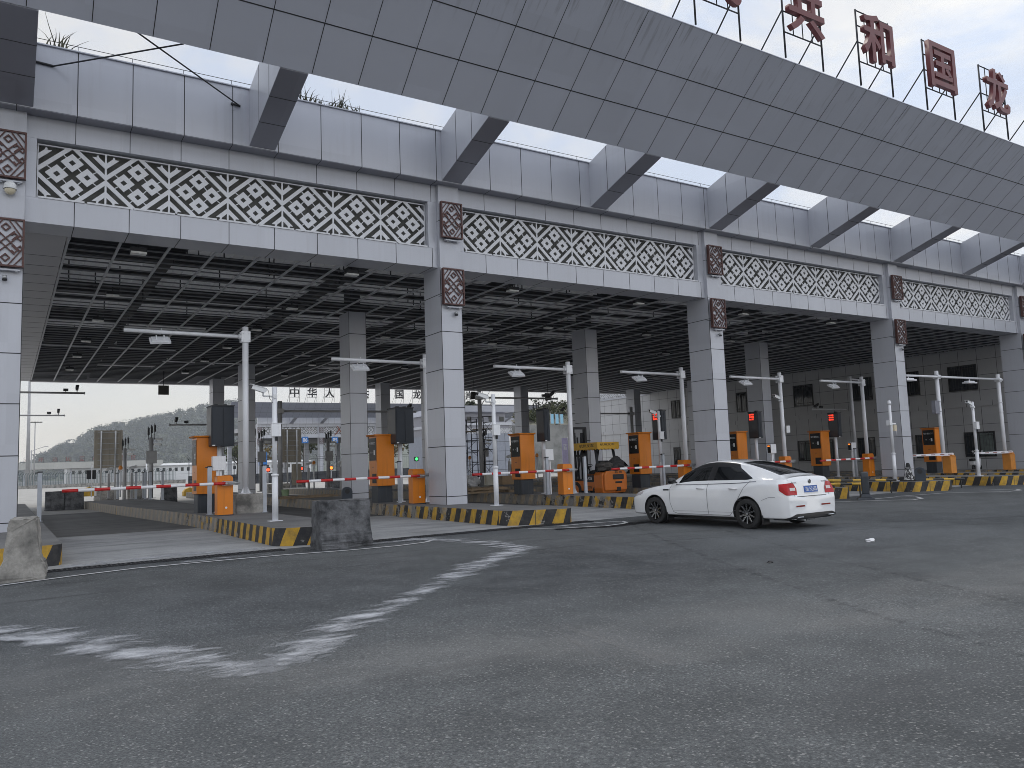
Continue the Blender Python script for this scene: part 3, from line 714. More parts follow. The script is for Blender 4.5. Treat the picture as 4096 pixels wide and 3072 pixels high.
# barrier gates
def barrier(loc, label):
    t = thing('barrier_gate', loc, label, 'barrier gate', group='orange barrier gates with red and white booms')
    b = MB(); w, d = .42, .34
    prof = [(0,0),(w,0),(w,1.02),(w-.03,1.075),(w-.08,1.10),(.03,1.10),(0,1.06)]
    b.prism(prof, d, 'y', 0); b.build('housing', ORANGE, t, bevel=.008)
    b = MB(); b.box(-.01,w+.01,-.01,d+.01,0,.03); b.build('base_plate', PLINTH, t)
    b = MB(); b.cyl((w*.55,-.012,.22),(w*.55,.01,.22),.03,12); b.build('button', WHITEP, t)
    b = MB(); b.box(.08,w+.02,-.045,-.005,.855,.90); b.box(.15,w+.03,-.13,-.06,.83,.845); b.box(.15,w+.03,-.13,-.06,.925,.94); b.cyl((w*.5,-.15,.885),(w*.5,0,.885),.03,10)
    for z in (.835,.865,.905,.935): b.cyl((.1,-.10,z),(w+.10,-.10,z),.008,6)
    b.build('bracket', GALV, t)
    b = MB(); n = 11; x0 = -3.72; L_ = (w*.55-x0)/n
    for k in range(n):
        xa = x0+L_*k; b.cyl((xa,-.095,.885-.02*(1-k/n)),(xa+L_,-.095,.885-.02*(1-(k+1)/n)),.042,12, k % 2, cap=(k in (0,n-1)))
    b.cyl((w*.5,-.095,.885),(w+.16,-.095,.887),.02,8,2); b.build('boom', [REDP, WHITEP, GALV], t); return t
BX = [4.93, 10.81, 16.62, 22.48, 28.50, 34.48]
BT = ['whose boom crosses the leftmost lane','beside the near centre column','in front of the forklift mast','mostly hidden by the white car windscreen','peeping over the white car rear window','left of the far peeling column']
B0 = barrier((BX[0],22.88,top(BX[0])), 'orange barrier gate ' + BT[0])
for x, w in list(zip(BX, BT))[1:]: dup(B0, (x,22.88,top(x)), 'orange barrier gate ' + w)
def old_barrier(loc, label):
    t = thing('barrier_gate', loc, label, 'barrier gate', group='faded barrier boxes with flat white booms')
    b = MB(); b.box(0,.48,0,.42,0,.80); b.box(-.015,.495,-.015,.435,.80,.83); b.build('housing', ORANGEB, t, bevel=.012)
    b = MB(); b.box(.14,.34,-.03,.45,.83,.90); b.build('bracket', ORANGEB, t)
    b = MB(); b.prism([(-3.3,.905),(.42,.86),(.50,.90),(.50,.98),(.44,1.0),(-3.3,.985)],.05,'y',.1)
    for x in (-3.1,-2.3,-1.5,-.7,.0): b.box(x,x+.36,.094,.156,.925-.008*(x+3.3)/3.3,.962-.01*(x+3.3)/3.3,1)
    b.build('boom', [WHITEP, mat('boom_red_faded',(.22,.06,.05),.5)], t); return t
O0 = old_barrier((39.0,21.5,top(39)), 'faded yellow barrier box with white boom right of the far column')
dup(O0, (44.75,21.5,top(44.7)), 'faded yellow barrier box with white boom at the right edge')

# toll kiosks
def kiosk(loc, label, letters=True):
    t = thing('toll_kiosk', loc, label, 'kiosk', group='orange kiosks on dark plinths')
    w, d = .64, .70
    b = MB(); b.box(.04,w-.06,.08,d-.08,0,.56); b.build('plinth', PLINTH, t, bevel=.006)
    b = MB(); b.box(0,w,0,d,.565,2.26); b.build('cabinet', ORANGE, t, bevel=.01)
    b = MB(); b.hexa([(-.07,-.04,2.262),(w+.04,-.04,2.262),(w+.04,d+.04,2.262),(-.07,d+.04,2.262),(-.10,-.05,2.315),(w+.04,-.05,2.315),(w+.04,d+.04,2.315),(-.10,d+.04,2.315)]); b.build('roof_cap', ORANGE, t, bevel=.008)
    b = MB(); b.box(-.014,.0,.06,d-.05,1.43,2.20); b.box(-.018,-.014,.16,.24,1.62,1.78,1); b.box(-.018,-.014,.30,.33,1.68,1.73,2); b.box(-.018,-.014,.45,.52,1.68,1.74,2)
    s = b.build('screen', [SCREEN, WHITEP, mat('grey_print',(.25,.25,.25),.5)], t)
    lettering('screen_text', '电子通关口二', mat('print_white',(.55,.55,.56),.6), s, (-.017,d/2,2.02), .09, .003, '-x', fit=(.50,.085))
    b = MB(); b.box(-.012,.0,.08,d-.28,.66,.98); b.build('slot_door', SCREEN, t)
    b = MB(); b.box(-.008,.0,.30,.42,1.20,1.215); b.build('handle', DARK, t); return t
KX = [4.86, 10.66, 16.48, 22.42, 28.36, 34.42]
KT = ['beside the leftmost barrier gate','left of the near centre column','left of the forklift','right of the forklift','behind the column over the white car','left of the far peeling column']
K0 = kiosk((KX[0],25.3,top(KX[0])), 'tall orange kiosk ' + KT[0])
for x, w in list(zip(KX, KT))[1:]: dup(K0, (x,25.35,top(x)), 'tall orange kiosk ' + w)
dup(K0, (42.3-2.0,22.9,top(40)), 'tall faded orange kiosk in front of the side building window')

# message signs on poles (backs at left, lit red text on the far ones)
LEDR = emis('led_red', (1.0,.05,.02), 2.6)
def message_sign(loc, label, w, d, lit):
    t = thing('message_sign', loc, label, 'message sign', group='dark message boards on white poles')
    b = MB(); b.cyl((w*.45,d*.5,0),(w*.45,d*.5,1.98),.07,14); b.cyl((w*.45,d*.5,0),(w*.45,d*.5,.02),.16,14); b.build('pole', POLEW, t)
    b = MB(); b.box(0,w,0,d,1.98,3.18); b.build('board', SIGNDK, t, bevel=.008)
    b = MB(); b.box(-.01,w+.01,-.02,d+.01,3.182,3.21)
    for x in (.12,w*.6): b.box(x,x+.1,d*.3,d*.3+.1,3.21,3.26)
    b.build('top_rail', DARK, t)
    b = MB(); h = w/2
    for x in (.03, h+.01): b.box(x,x+h-.04,-.014,-.002,2.03,3.12)
    b.build('rear_doors', SIGNDK, t, bevel=.004)
    b = MB(); b.box(.02,.10,-.018,-.002,1.985,2.02); b.build('label_plate', WHITEP, t)
    b = MB(); b.box(-.008,0,.03,d-.03,2.02,3.14); b.build('display', mat('display_grey',(.045,.047,.052),.4), t)
    if lit:
        for k, s in enumerate(('电子地磅','请停稳','禁止通行')): lettering('red_text', s, LEDR, t, (-.012,d*.66-.02,3.08-.11*k), .10, .004, '-x', .0, fit=(d*.5,.075))
    return t
SX_ = [5.20, 11.18]; ST = ['whose back doors face us, left of the leftmost lamp post','whose back doors face us, left of the near centre column']
M0 = message_sign((SX_[0],24.9,top(5)), 'dark message board ' + ST[0], .66, .70, False)
dup(M0, (SX_[1],24.9,top(11)), 'dark message board ' + ST[1])
M1 = message_sign((17.3,24.9,top(17)), 'dark message board seen edge on, left of the forklift', .26, .52, False)
M2 = message_sign((23.30,24.9,top(23)), 'dark message board with red text, nearest of the lit ones', .28, .56, True)
for x, w in ((29.3,'behind the car roof'),(35.2,'left of the far peeling column')): dup(M2, (x,24.9,top(x)), 'dark message board with red text ' + w)
# small payment displays on posts
def card_post(loc, label, lit=True):
    t = thing('card_post', loc, label, 'card reader post')
    b = MB(); b.box(-.03,.03,-.03,.03,0,1.25); b.box(.07,.12,-.03,.03,0,1.25); b.build('post', POLEW, t)
    b = MB(); b.box(-.14,.22,-.10,.10,1.25,1.66); b.build('case', WHITEP, t, bevel=.01)
    if lit:
        b = MB(); b.box(-.146,-.141,-.09,.09,1.28,1.64); b.build('display', SCREEN, t)
        lettering('amber_digits', '88', emis('led_amber',(1,.25,.03),2.5), t, (-.149,.02,1.58), .06, .003, '-x', 0, fit=(.11,.06))
    return t
card_post((4.93+.28,24.2,top(5)), 'white control box on a square post behind the leftmost barrier gate', False)
card_post((17.0,24.35,top(17)), 'white slim box on a post under the edge on message board', False)
card_post((29.25,24.2,top(29)), 'white box with amber digits behind the white car roof')
card_post((35.15,24.2,top(35)), 'white box with amber digits left of the far peeling column')

# slim infrared posts
def ir_post(loc, label, h=1.18):
    t = thing('sensor_post', loc, label, 'sensor post', group='slim grey sensor posts')
    b = MB(); b.box(-.055,.055,-.045,.045,.01,h); b.box(-.09,.09,-.08,.08,0,.012); b.build('post', mat('post_grey',(.42,.45,.50),.4,.2), t, bevel=.008)
    b = MB(); b.box(-.062,.062,-.052,.052,h,h+.03); b.box(-.12,.0,-.03,.03,h-.02,h+.005); b.build('cap', DARK, t); return t
I0 = ir_post((.90-.06,26.0,top(1)), 'slim grey sensor post standing behind the left concrete barrier', 1.35)
for x, y, w in ((4.98,24.1,'between leftmost kiosk and barrier gate'),(6.40,23.6,'at the right end of the concrete block'),(10.95,24.2,'beside the barrier gate of the near centre column'),(16.86,24.2,'left of the edge on message board'),(18.15,23.6,'just right of the barrier gate before the forklift'),(22.72,24.3,'under the nearest lit message board'),(34.95,23.9,'under the lit board by the far column')):
    dup(I0, (x,y,top(x)), 'slim grey sensor post ' + w)

# camera poles near the island noses
def bullet(M, b, m=0):
    b.prism([(-.20,-.055),(.12,-.055),(.16,-.02),(.16,.05),(-.20,.06)], .12, 'y', -.06, m, M); b.prism([(-.27,.05),(.12,.075),(.12,.06),(-.27,.04)], .15, 'y', -.075, m, M)
    b.cyl(tuple(M @ Vector((-.205,0,0))), tuple(M @ Vector((-.198,0,0))), .04, 12, 1)
def camera_pole(loc, label, face=1, h=3.16, box=True, cam_=True):
    t = thing('camera_pole', loc, label, 'camera pole', group='white camera poles on the island noses')
    b = MB(); b.cyl((0,0,0),(0,0,1.05),.072,16); b.cyl((0,0,1.05),(0,0,1.10),.085,16); b.cyl((0,0,1.10),(0,0,h),.058,16); b.cyl((0,0,h),(0,0,h+.01),.04,10)
    b.box(-.15,.15,-.12,.12,0,.012); b.build('pole', POLEW, t)
    if cam_:
        c = MB(); z = h-.22; c.cyl((0,0,z),(-.28*face,-.05,z+.0),.02,8); c.cyl((-.28*face,-.05,z),(-.28*face,-.05,z+.10),.02,8); c.cyl((0,-.08,z),(0,.08,z),.05,10)
        M = Matrix.Translation((-.36*face,-.06,z+.16)) @ Matrix.Rotation(R(18),4,'Y') @ Matrix.Scale(.95,4)
        if face < 0: M = M @ Matrix.Rotation(R(180),4,'Z')
        bullet(M, c); c.tube([(-.22,-.05,z+.2),(-.15,-.05,z+.12),(-.13,-.05,z-.05),(-.05,-.03,z-.15)],.006,5,1); c.build('camera', [CAMW, DARK], t)
    if box:
        b = MB(); b.box(-.11,.11,-.16,-.055,1.98,2.28); b.box(-.13,.13,-.17,-.05,2.28,2.30); b.cyl((.02,-.10,1.98),(.02,-.10,1.88),.035,10,1); b.build('junction_box', [POLEW, DARK], t, bevel=.006)
    return t
C0 = camera_pole((5.40,19.0,top(5)), 'white camera pole on the nose of the leftmost lamp post island')
dup(C0, (11.80,19.5,top(12)), 'white camera pole on the nose in front of the near centre column')
dup(C0, (22.98,24.9-.2,top(23)), 'white camera pole rising before the orange kiosk right of the forklift')
dup(C0, (35.0,18.15,top(35)), 'white camera pole on the nose at the right of the yellow bar')
t = camera_pole((29.5,18.5,top(29.5)), 'white pole with dangling box and no camera, beside the peeling cone', cam_=False, box=False)
b = MB(); b.cyl((0,0,3.0),(0,0,3.12),.075,10); b.box(-.24,-.08,-.12,.04,2.18,2.38); b.box(-.02,.26,-.05,.02,2.22,2.27); b.box(.06,.22,-.10,.02,1.96,2.20,1); b.cyl((.2,-.03,2.05),(.30,-.03,2.0),.03,8,2); b.cyl((.30,-.03,2.0),(.30,-.03,1.78),.012,6)
b.build('loose_fittings', [POLEW, mat('box_cream',(.6,.52,.38),.5), DARK], t)
t = thing('camera', (29.9,23.93,4.1-.22), 'white camera fixed halfway up the lamp post behind the car roof', 'camera')
b = MB(); b.cyl((0,0,0),(-.35,-.05,0),.02,8); bullet(Matrix.Translation((-.42,-.06,.16)) @ Matrix.Rotation(R(18),4,'Y'), b); b.box(.0,.22,-.14,-.09,-1.45,-1.13); b.build('camera_body', [CAMW, DARK], t)

# concrete block under the leftmost lamp post, barriers
b = MB(); b.box(5.60,6.36,23.55,24.4,top(6)-.02,.90); tag(b.build('concrete_block', CONC, bevel=.02), 'grey concrete block carrying the leftmost lamp post', 'concrete block')
def jersey(name, loc, label, L, m, rz=0, hs=1.0):
    prof = [(-.31,0),(.31,0),(.31,.13),(.235,.34),(.18,.90),(.15,.93),(-.15,.93),(-.18,.90),(-.235,.34),(-.31,.13)]
    b = MB(); b.prism([(y, z*hs) for y, z in prof], L, 'x', -L/2)
    o = b.build(name, m, bevel=.025); bm = bmesh.new(); bm.from_mesh(o.data); bmesh.ops.subdivide_edges(bm, edges=bm.edges, cuts=5, use_grid_fill=True)
    r = random.Random(hash(label) % 1000)
    for v in bm.verts:
        f_ = .012; v.co += Vector((r.uniform(-f_,f_), r.uniform(-f_,f_), r.uniform(-f_,f_)*(v.co.z > .02)))
    bm.to_mesh(o.data); bm.free(); o.location = loc; o.rotation_euler = (0,0,rz); return tag(o, label, 'concrete barrier')
jersey('concrete_barrier', (.28,14.72,-.0), 'pale weathered concrete barrier seen end on at lower left', 1.0, CONC, R(86))
jersey('concrete_barrier', (5.60,15.16,-.02), 'soot blackened concrete barrier block before the leftmost lamp post island', 1.04, CONCD, R(2))
jersey('concrete_barrier', (2.12,45.6,0), 'left one of the pair of black barriers behind the leftmost boom', .80, CONCD, R(2))
jersey('concrete_barrier', (2.96,45.6,0), 'right one of the pair of black barriers behind the leftmost boom', .82, CONCD, R(2))
jersey('concrete_barrier', (7.1,56.2,0), 'grey barrier behind the two camera masts at left', .95, CONC, 0)
jersey('concrete_barrier', (7.85,48.6,0), 'black barrier left of the leftmost orange kiosk', .78, CONCD, R(3))
jersey('concrete_barrier', (5.9,61,0), 'half buried white topped barrier under the big sign board', 1.5, CONC, 0, .7)
for x, w in ((19.7,'left'),(22.6,'right')): jersey('concrete_barrier', (x,63,-.08), 'dark barrier in the far yard, %s one seen under the second boom' % w, 1.15, CONCD)
for x, w in ((17.3,'near the second sign board'),): jersey('concrete_barrier', (x,60,-.08), 'low pale barrier in the far yard ' + w, 1.6, CONC, 0, .75)
def wedge(loc, label):
    t = thing('crash_cushion', loc, label, 'crash cushion'); b = MB(); b.prism([(-.35,0),(.35,0),(.35,.55),(.1,.62),(-.2,.5),(-.35,.3)],.6,'y',-.3); b.build('cushion', YEL, t, bevel=.03)
    b = MB(); b.box(.36,.5,-.28,.28,0,.58); b.build('reflector', WHITEP, t)
wedge((4.55,58.5,.37), 'small yellow crash cushion at the end of the left island'); wedge((11.3,62,.0), 'small yellow crash cushion left of the leftmost kiosk')

# black drums, cone, tipped bollard, yellow and black bars
def drum(loc, label, rz=0):
    t = thing('barrier_drum', loc, label, 'barrier drum', rz=rz)
    prof = [(-.19,0),(.19,0),(.19,.36)]+[(.19*math.cos(a),.36+.16*math.sin(a)) for a in [i*math.pi/8 for i in range(9)]]+[(-.19,.36)]
    b = MB(); b.prism(prof, .26, 'y', -.13); b.build('shell', mat('drum_blue',(.035,.047,.065),.45,0,.2), t, bevel=.015)
    b = MB(); b.cyl((0,-.145,.36),(0,-.128,.36),.09,18); b.build('eye', BLACKP, t); return t
drum((10.72,28.4,top(11)), 'dark blue drum with a round eye behind the blackened barrier block', R(-12))
drum((29.62,17.55,top(29.6)), 'dark blue drum on the island right of the peeling cone', R(-60))
t = thing('safety_cone', (29.35,17.85,top(29.5)), 'peeling black and white cone on the far island nose', 'cone')
b = MB(); b.box(-.24,.24,-.24,.24,0,.05); b.build('base', RUBBER, t, bevel=.02)
def cone_mat():
    m, nt, bb = nt_new('cone_paint'); v = coords(nt); n = noise(nt, v, 7, 5, .7)
    nt.links.new(mixc(nt, ramp(nt, n, [(.45, 0.0), (.50, 1.0)]), (.62,.62,.62), (.02,.02,.022)), bb.inputs['Base Color']); bb.inputs['Roughness'].default_value = .6; return m
b = MB(); b.lathe([(.19,.05),(.165,.15),(.10,.52),(.09,.54)],20); b.build('cone_body', cone_mat(), t)
b = MB(); b.lathe([(.09,.54),(.075,.62),(.06,.68),(.03,.70),(0,.705)],16); b.build('cone_top', RUBBER, t)
t = thing('loose_bollard', tuple(gA8(628,1535)), 'dark bollard on a heavy square foot standing on the asphalt right of the car', 'bollard', rz=R(35))
b = MB(); b.hexa([(-.30,-.24,0),(.30,-.24,0),(.30,.24,0),(-.30,.24,0),(-.26,-.2,.06),(.26,-.2,.06),(.26,.2,.06),(-.26,.2,.06)]); b.hexa([(-.2,-.15,.06),(.2,-.15,.06),(.2,.15,.06),(-.2,.15,.06),(-.13,-.11,.17),(.13,-.11,.17),(.13,.11,.17),(-.13,.11,.17)]); b.build('foot', PLINTH, t, bevel=.015)
b = MB(); b.prism([(-.12,.16),(.12,.16),(.13,.66),(.10,.76),(.04,.80),(-.04,.80),(-.10,.76),(-.13,.66)],.2,'y',-.1); b.build('post', mat('bollard_dark',(.03,.036,.045),.45,0,.25,4), t, bevel=.03)
b = MB(); b.cyl((0,-.112,.60),(0,-.098,.60),.06,14); b.cyl((0,-.112,.36),(0,-.098,.36),.06,14); b.build('eyes', BLACKP, t); t.scale = (1.15,1.15,1.12)
def bar(p0, p1, label, n=8):
    p0, p1 = Vector(p0), Vector(p1); b = MB()
    for k in range(n): b.cyl(tuple(p0.lerp(p1,k/n)), tuple(p0.lerp(p1,(k+1)/n)), .045, 10, k % 2, cap=k in (0,n-1))
    for q in (.08,.92): 
        c = p0.lerp(p1,q); b.box(c.x-.018,c.x+.018,c.y-.018,c.y+.018,gz(c.x)-.02,c.z,1)
    tag(b.build('guard_bar', [YEL, BLACKP]), label, 'guard bar')
bar(yA8(262,1357,17.0), yA8(905,1351,17.6), 'upper yellow and black bar running from the car boot to the camera pole', 6)
bar(yA8(262,1391,16.4), yA8(590,1387,16.5), 'lower short yellow and black bar ending at the loose bollard', 3)
bar(yA8(1150,1349,17.6), yA8(1556,1339,17.3), 'yellow and black bar reaching right from the dark blue drum', 4)
# ------------------------------------------------------------------ the white saloon (front = +x, left = +y)
CARW = mat('car_white', (.80,.81,.83), .22, 0, .02, 3, 0, coat=1.0)
TRIM = mat('car_black_trim', (.014,.014,.016), .35)
CHROME = mat('chrome', (.62,.63,.65), .12, 1.0, .02)
REDL = mat('tail_red', (.40,.004,.008), .2, 0, .05, spec=.3)
CLEARL = mat('tail_clear', (.55,.52,.53), .12, .3)
TYRE = mat('tyre', (.022,.022,.023), .8, 0, .25, 9)
RIMD = mat('rim_dark', (.018,.018,.02), .35, .4)
ALLOY = mat('alloy', (.55,.56,.58), .25, .9, .03)
CARGL = mat('car_glass', (.006,.007,.008), .04, 0, 0, spec=.35)
# station: xr,zt,yr (roof rail) | xb,zb,yb (belt) | xl,w (body side)
ST_ = [(2.24,.60,.40, 2.24,.58,.58, 2.24,.62),(2.19,.70,.50, 2.15,.67,.70, 2.20,.76),(1.98,.795,.57, 1.93,.76,.78, 1.98,.865),(1.5,.885,.62, 1.5,.845,.81, 1.5,.905),
 (1.12,.955,.65, 1.12,.905,.82, 1.12,.905),(.96,.995,.675, .86,.905,.825, .86,.905),(.56,1.185,.645, .60,.905,.83, .60,.905),(.10,1.395,.585, .36,.91,.83, .36,.905),
 (-.12,1.442,.575, .02,.915,.83, .02,.905),(-.34,1.458,.57, -.27,.92,.83, -.27,.905),(-.44,1.46,.57, -.38,.922,.83, -.38,.905),(-.76,1.45,.565, -.80,.93,.83, -.80,.905),
 (-1.02,1.408,.56, -1.27,.95,.828, -1.27,.905),(-1.30,1.345,.565, -1.60,.985,.825, -1.52,.905),(-1.68,1.235,.60, -1.78,1.015,.815, -1.75,.905),(-2.05,1.11,.655, -1.95,1.02,.795, -1.95,.90),
 (-2.15,1.078,.665, -2.10,1.015,.78, -2.10,.885),(-2.26,1.07,.65, -2.22,1.0,.75, -2.22,.86),(-2.31,.98,.61, -2.29,.92,.73, -2.31,.81),(-2.33,.76,.60, -2.33,.74,.70, -2.38,.77)]
def ring(s):
    xr,zt,yr,xb,zb,yb,xl,w = s; L = lambda a,b,t: a+(b-a)*t
    C = (xr,yr,zt-.05); D = (xb,yb,zb)
    p = [(xr,0,zt),(xr,yr*.5,zt-.006),(xr,yr*.88,zt-.024),C]
    for t in (.07,.97,1.0): p.append(tuple(L(a,b,t) for a,b in zip(C,D)))
    sh = min(zb-.075, zb-.02)
    p += [(xl,w*.985,zb-.10),(xl,w,.62 if zb > .72 else zb-.06),(xl,w*.995,.42),(xl,w*.965,.24),(xl,w*.84,.19),(xl,0,.19)]
    return p
bm = bmesh.new(); rings = []
for s in ST_:
    h = ring(s); full = h + [(x,-y,z) for x,y,z in reversed(h[1:-1])]
    rings.append([bm.verts.new(p) for p in full])
K = len(rings[0]); n_half = 13
def seg_of(k):  # mirrored segment index
    return k if k < n_half-1 else K-1-k
for i in range(len(rings)-1):
    for k in range(K):
        sgm = seg_of(k); mi = 0
        if sgm == 4 and i == 12:                        # pointed quarter light
            q = [rings[i][k], rings[i][(k+1)%K], rings[i+1][(k+1)%K], rings[i+1][k]]
            if k > 12: q = [q[1], q[0], q[3], q[2]]
            f1 = bm.faces.new((q[0], q[1], q[2])); f1.material_index = 1; f1.smooth = True
            f2 = bm.faces.new((q[0], q[2], q[3])); f2.smooth = True
            continue
        f = bm.faces.new((rings[i][k], rings[i][(k+1)%K], rings[i+1][(k+1)%K], rings[i+1][k]))
        if sgm == 3 and 6 <= i <= 11: mi = 2
        if sgm == 4 and i in (6,7,8): mi = 1            # front door glass
        if sgm == 4 and i == 9: mi = 2                  # B pillar
        if sgm == 4 and i in (10,11): mi = 1
        if sgm == 4 and i == 12: mi = 1                 # quarter light
        if sgm in (0,1) and i in (5,6,7): mi = 1        # windscreen
        if sgm in (0,1) and i in (12,13,14): mi = 1        # rear window
        f.material_index = mi; f.smooth = True
for rg in (rings[0], rings[-1]):
    f = bm.faces.new(rg); f.smooth = True
cl = bm.edges.layers.float.get('crease_edge') or bm.edges.layers.float.new('crease_edge')
def crease(a, c, v):
    e = bm.edges.get((a, c))
    if e: e[cl] = v
for i in range(len(rings)-1):
    for j, v in ((7, .45 if i > 2 else .2), (10, .55)):
        for q in (j, K-j): crease(rings[i][q], rings[i+1][q], v)
for k in list(range(0,4))+list(range(K-4,K)):
    crease(rings[17][k], rings[17][(k+1)%K], .75)
    crease(rings[5][k], rings[5][(k+1)%K], .35)
for k in range(7,12):
    for q in (k, K-1-k): crease(rings[-1][q], rings[-1][(q+1)%K], .35)
bmesh.ops.recalc_face_normals(bm, faces=bm.faces)
me = bpy.data.meshes.new('body'); bm.to_mesh(me); bm.free()
for m in (CARW, CARGL, TRIM): me.materials.append(m)
ob = bpy.data.objects.new('body', me); COL.objects.link(ob)
md = ob.modifiers.new('s','SUBSURF'); md.levels = md.render_levels = 3
cut = MB()
for x in (1.31,-1.38):
    for s in (1,-1):
        cut.cyl((x,s*.66,.315),(x,s*1.05,.315),.368,40, 3)
co = cut.build('cutter', [CARW,CARGL,TRIM,TRIM])
bo = ob.modifiers.new('b','BOOLEAN'); bo.object = co; bo.operation = 'DIFFERENCE'; bo.solver = 'EXACT'
dg = bpy.context.evaluated_depsgraph_get(); dg.update()
full = bpy.data.meshes.new_from_object(ob.evaluated_get(dg)); bpy.data.objects.remove(ob); bpy.data.objects.remove(co)
bvh_bm = bmesh.new(); bvh_bm.from_mesh(full); BV = BVHTree.FromBMesh(bvh_bm)
CAR = thing('parked_car', (14.03,13.08,gz(14)), 'white saloon car with blue number plate stopped before the lanes', 'car', rz=R(92.4))
def part(name, keep, mats):
    b2 = bmesh.new(); b2.from_mesh(full); bmesh.ops.delete(b2, geom=[f for f in b2.faces if f.material_index not in keep], context='FACES')
    m2 = bpy.data.meshes.new(name); b2.to_mesh(m2); b2.free()
    for m in mats: m2.materials.append(m)
    o = bpy.data.objects.new(name, m2); COL.objects.link(o); o.parent = CAR; return o
names = [m.name if m else '' for m in full.materials]
part('body', (0,2,3), [CARW, CARGL, TRIM, TRIM])
# windows as separate panes: split the glass faces by place
def pane(name, test):
    b2 = bmesh.new(); b2.from_mesh(full)
    bmesh.ops.delete(b2, geom=[f for f in b2.faces if f.material_index != 1 or not test(f.calc_center_median())], context='FACES')
    m2 = bpy.data.meshes.new(name); b2.to_mesh(m2); b2.free(); m2.materials.clear()
    for m in (CARGL, CARGL): m2.materials.append(m)
    o = bpy.data.objects.new(name, m2); COL.objects.link(o); o.parent = CAR
side = lambda c: abs(c.y) > .50 and c.z < 1.40 and -1.75 < c.x < .8
pane('windscreen', lambda c: c.x > -.2 and abs(c.y) < .53); pane('rear_window', lambda c: c.x < -1.0 and abs(c.y) < .53)
for s in (1,-1):
    pane('side_window', lambda c: c.y*s > .53 and c.x > -.36); pane('side_window', lambda c: c.y*s > .53 and c.x <= -.36)
def hit(o, d):
    r = BV.ray_cast(Vector(o), Vector(d)); return r
def side_pt(x, z, off=.004, s=1):
    loc, nor, _, _ = hit((x, s*2.0, z), (0,-s,0))
    if loc is None: return None
    return loc + Vector((0, s*off, 0))
def seam(name, pts, w, m, s=1, off=.004):
    vs = []
    for a, b_ in zip(pts[:-1], pts[1:]):
        k = max(1, int((Vector(b_)-Vector(a)).length/.04))
        vs += [Vector(a).lerp(Vector(b_), i/k) for i in range(k)]
    vs.append(Vector(pts[-1])); b = MB(); prev = None
    for i, p in enumerate(vs):
        d = (vs[min(i+1,len(vs)-1)]-vs[max(i-1,0)]).normalized(); n = Vector((-d.y,d.x))*w/2
        q = [side_pt(*(p+n), off, s), side_pt(*(p-n), off, s)]
        if None in q: prev = None; continue
        if prev: b.quad(tuple(prev[0]),tuple(prev[1]),tuple(q[1]),tuple(q[0]))
        prev = q
    return b.build(name, m, CAR)
GAP = mat('panel_gap', (.22,.22,.23), .7)
for s in (1,-1):
    d1 = seam('door', [(.78,.93),(.82,.80),(.80,.50),(.72,.30),(.60,.265),(-.33,.265)], .012, GAP, s)
    d2 = seam('door', [(-.31,.95),(-.32,.60),(-.33,.265),(-.92,.265),(-1.02,.36),(-1.10,.52),(-1.22,.70),(-1.33,.86),(-1.46,1.0)], .012, GAP, s)
    for dd, x in ((d1,-.14),(d2,-1.06)):
        p = side_pt(x,.835,0,s)
        b = MB(); b.cyl((x-.10,p.y+s*.03,.838),(x+.10,p.y+s*.03,.838),.016,8); b.cyl((x-.09,p.y-.0,.838),(x-.09,p.y+s*.03,.838),.014,6); b.cyl((x+.09,p.y,.838),(x+.09,p.y+s*.03,.838),.014,6)
        h = b.build('door_handle', CARW, dd, bevel=0)
    seam('sill_crease', [(.72,.33),(-1.0,.33)], .010, mat('crease_shadow',(.52,.53,.55),.3), s, .003)
    seam('window_trim', [(.66,.915),(-.3,.928),(-1.2,.955),(-1.62,.99)], .016, CHROME, s, .006)
    seam('fender_vent', [(1.02,.80),(.84,.803)], .035, TRIM, s, .006)
    seam('bumper_seam', [(-1.78,.60),(-1.95,.66),(-2.1,.665)], .008, GAP, s)
    seam('fuel_seam' if s > 0 else 'wing_seam', [(1.78,.66),(1.92,.72)], .008, GAP, s)
    p = side_pt(.62,.99,0,s)
    b = MB(); b.lathe([(0,-.11),(.05,-.10),(.075,-.02),(.07,.07),(.03,.10),(0,.105)],14,axis='y',c=(.66,s*(.965),1.01)); o = b.build('mirror', TRIM, CAR); 
    b = MB(); b.box(.62,.70,min(s*.82,s*.9),max(s*.82,s*.9),.95,.985); b.build('mirror_stalk', TRIM, o)
